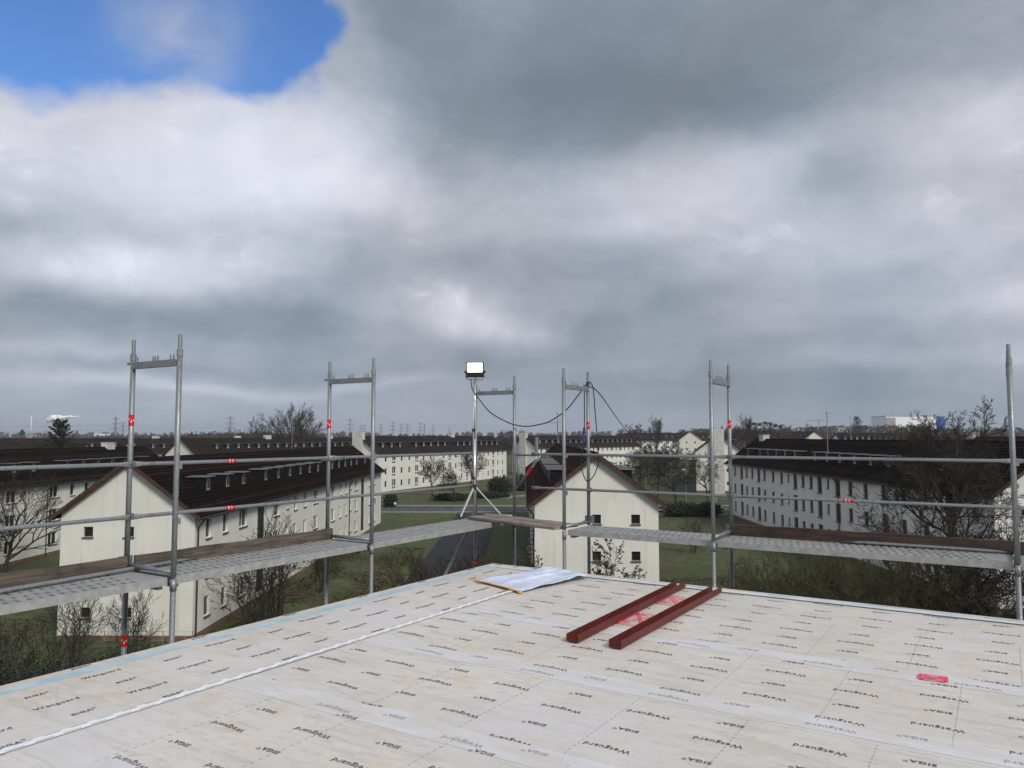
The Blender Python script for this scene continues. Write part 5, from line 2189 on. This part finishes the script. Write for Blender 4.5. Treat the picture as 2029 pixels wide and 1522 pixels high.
PT = pylon_mesh()
plab = ['tall lattice pylon right of the left conifer', 'thin lattice pylon just behind the leftmost post', 'lattice pylon left of the bare skyline trees', 'lattice pylon between the second frame posts',
        'lattice pylon right of the second frame, leftmost of the cluster', 'lattice pylon in the cluster, second from left', 'lattice pylon in the cluster, third from left', 'lattice pylon in the cluster, fourth from left',
        'lattice pylon in the cluster left of the radio mast', 'lattice pylon in the cluster right of the radio mast', 'small far pylon between second frame and cluster', 'small far pylon beside the floodlight mast',
        'small far pylon left of the cluster', 'far pylon at the right edge by the reddish tree']
pyl = []
for i, (px, Y, rz) in enumerate([(230, 1420, .1), (245, 1900, .1), (457, 1380, .2), (694, 1560, .2), (755, 2200, .1), (779, 1850, .2), (795, 2250, .1), (808, 2150, .2), (833, 2000, .1), (858, 2500, .1), (722, 2400, .2), (890, 2900, .1), (715, 2600, .2), (1992, 1900, .2)]):
    X = at_px(px, Y)
    o = thing('pylon', plab[i], 'pylon', (X, Y, 0), rz, 'pylons on the horizon')
    link('tower', PT, o)
    for (z, w) in ((28, 9.5), (37, 8), (46, 6)):
        link('cross_arm', pylon_arm(z, w), o)
    pyl.append((X, Y))
b0 = MB()
for (A_, B_) in ((0, 2), (2, 3)):
    for (z, w) in ((25.5, 9.5), (34.5, 8.0)):
        for s in (-1, 1):
            p, q = Vector((pyl[A_][0] + s * w, pyl[A_][1], z)), Vector((pyl[B_][0] + s * w, pyl[B_][1], z))
            b0.tube([p.lerp(q, k / 10) - Vector((0, 0, 8 * 4 * (k / 10) * (1 - k / 10))) for k in range(11)], .10, 3, caps=False)
lft = Vector((pyl[0][0] - 1300, pyl[0][1] - 100, 0))
for (z, w) in ((25.5, 9.5), (34.5, 8.0)):
    for s in (-1, 1):
        p, q = Vector((lft.x + s * w, lft.y, z)), Vector((pyl[0][0] + s * w, pyl[0][1], z))
        b0.tube([p.lerp(q, k / 10) - Vector((0, 0, 8 * 4 * (k / 10) * (1 - k / 10))) for k in range(11)], .10, 3, caps=False)
tag(b0.build('power_lines', 'pylon'), 'thin power lines strung between the horizon pylons', 'power line')

# works at the far left: chimneys, tower, plume
for (lab, px, Y, h, r, m) in [('slim white works chimney left of the plume', 63, 2300, 75, 1.5, 'white_hall'), ('works chimney under the white plume', 91, 2300, 72, 1.8, 'hall_grey'),
                              ('pale works chimney at the very left edge', 1, 2200, 62, 2.2, 'hall_grey')]:
    X = at_px(px, Y)
    o = thing('works_chimney', lab, 'chimney', (X, Y, 0))
    b = MB()
    b.tube([(0, 0, 0), (0, 0, h)], [r, r * .75], 10)
    b.build('shaft', m, o, smooth=True)
    b = MB()
    b.tube([(0, 0, h), (0, 0, h + 1.2)], r * .95, 10)
    b.build('rim', 'hall_grey', o)
X = at_px(46, 1100)
o = thing('clock_tower', 'dark church like tower with pointed roof left of the conifer', 'tower', (X, 1100, 0))
b = MB()
b.box(-2.6, 2.6, -2.6, 2.6, 0, 19.5)
b.build('shaft', 'tile_far', o)
b = MB()
b.tube([(0, 0, 19.5), (0, 0, 24.5)], [4.0, .1], 4)
b.build('spire', 'tile_far', o)


def hall(label, px0, px1, Y, ztop, depth, m, parts=()):
    X0, X1 = at_px(px0, Y), at_px(px1, Y)
    o = thing('industrial_hall', label, 'industrial hall', ((X0 + X1) / 2, Y, 0))
    w = X1 - X0
    b = MB()
    b.box(-w / 2, w / 2, 0, depth, -1, ztop)
    b.build('wall', m, o)
    b = MB()
    b.box(-w / 2 - .3, w / 2 + .3, -.3, depth + .3, ztop + .003, ztop + .5)
    b.build('roof_edge', 'hall_grey', o)
    for (f0, f1, z0, z1, mm, nm) in parts:
        b = MB()
        b.box(-w / 2 + w * f0, -w / 2 + w * f1, -.5, -.003, z0, z1)
        b.build(nm, mm, o)
    return o


hall('big bright white hall with blue end behind the right hand tree', 1754, 1871, 760, 33.5, 30, 'white_hall',
     [(0.0, .165, 5, 32.4, 'concrete', 'grey_bay'), (.86, 1.0, 5, 33.4, 'blue_hall', 'blue_bay')])
hall('small bright white hall on the left horizon', 188, 212, 1900, 20, 20, 'white_hall', [(.9, 1.0, 3, 19, 'hall_grey', 'grey_bay')])
hall('tiny bright white tower building on the right horizon', 1656, 1663, 900, 25, 10, 'white_hall', [(0, 1, 2, 12, 'hall_grey', 'lower_floor')])
hall('pale factory buildings on the horizon behind the gable row', 1578, 1592, 1500, 29, 20, 'white_hall', [(0, 1, 2, 20, 'hall_grey', 'lower_floor')])
hall('grey silo building on the horizon behind the gable row', 1600, 1606, 1500, 38, 12, 'hall_grey', [(.3, .7, 30, 37, 'concrete', 'louvre')])
hall('pale works building beyond the left bare tree', 52, 72, 1500, 20, 20, 'concrete', [(0, .4, 8, 19, 'hall_grey', 'grey_bay')])
hall('white gabled shed roof at the centre horizon', 868, 880, 560, 12.5, 10, 'white_hall', [(0, 1, 1, 6, 'hall_grey', 'lower_floor')])
X = at_px(841, 900)
o = thing('radio_mast', 'slender radio mast rising from the pylon cluster', 'mast', (X, 900, 0))
b = MB()
b.tube([(0, 0, 0), (0, 0, 29)], [.8, .45], 8)
b.build('pole', 'metal_grey', o)
b = MB()
for z in (25, 28):
    for a in range(3):
        b.box(.5 * math.cos(a * 2.09) - .3, .5 * math.cos(a * 2.09) + .3, .5 * math.sin(a * 2.09) - .3, .5 * math.sin(a * 2.09) + .3, z - 1, z + 1)
b.build('antenna', 'metal_grey', o)
# tower cranes
for (lab, px, Y, h, j) in [('thin tower crane above the centre roofs', 1104, 1500, 42, 24), ('tower crane on the horizon behind the gable row', 1622, 1700, 50, 26)]:
    X = at_px(px, Y)
    o = thing('tower_crane', lab, 'crane', (X, Y, 0))
    b = MB()
    b.tube([(0, 0, 0), (0, 0, h)], .7, 4)
    b.build('mast', 'pylon', o)
    b = MB()
    b.tube([(-j, 0, h - 2), (j * .4, 0, h - 2)], .5, 4)
    b.tube([(-j * .7, 0, h - 2), (0, 0, h + 3), (j * .35, 0, h - 2)], .2, 3)
    b.build('jib', 'pylon', o)


def smoke():
    mat('smoke', (.95, .95, .95), 1.0, 0, None, 0.0)
    Y = 2300
    pts = [(92.5, 838, 1.8), (94, 836, 3), (96, 834, 5), (99, 832, 7.5), (103, 830, 9.5), (107, 829, 10.5), (111, 829.5, 10), (116, 828.5, 9), (121, 828, 8.0), (127, 827, 7), (133, 826.5, 6), (139, 826, 4.5),
           (145, 827, 2.8), (151, 826.2, 2.6), (157, 826, 1.8)]
    p0 = px_at(92, 839, Y)
    b = MB()
    random.seed(2)
    for (x, y, rr) in pts:
        for q in range(4):
            c = px_at(x + random.gauss(0, 1.3), y + random.gauss(0, .8), Y) - p0
            r = rr * random.uniform(.55, .9)
            n0 = len(b.v)
            for i in range(7):
                for k in range(9):
                    th_, ph = math.pi * (i + .5) / 7, 2 * math.pi * k / 9
                    w = r * random.uniform(.8, 1.15)
                    b.v.append((c.x + 1.4 * w * math.sin(th_) * math.cos(ph), c.y + w * math.sin(th_) * math.sin(ph), c.z + w * 1.0 * math.cos(th_)))
            for i in range(6):
                for k in range(9):
                    a, c2 = n0 + i * 9 + k, n0 + i * 9 + (k + 1) % 9
                    b.f.append((a, c2, c2 + 9, a + 9))
                    b.mi.append(0)
    o = b.build('smoke_plume', 'smoke', None, tuple(p0), smooth=True)
    tag(o, 'white smoke plume drifting right from the works chimney', 'smoke', kind='stuff')


smoke()

# ------------------------------------------------------------------ haze: the air itself
m = bpy.data.materials.new('haze')
m.use_nodes = True
T = NT(m.node_tree)
T.n.remove(T.n['Principled BSDF'])
pv = T.new('ShaderNodeVolumePrincipled')
pv.inputs['Color'].default_value = (.86, .93, 1.0, 1)
pv.inputs['Density'].default_value = .00015
pv.inputs['Anisotropy'].default_value = 0.2
T.l.new(pv.outputs[0], T.n['Material Output'].inputs['Volume'])
MAT['haze'] = m
b = MB()
b.box(-6100, 6100, -450, 6600, -1.2, 92)
hz = b.build('haze', 'haze')
tag(hz, 'thin pale haze filling the air over the flat land', 'haze', kind='stuff')
hz.display_type = 'WIRE'
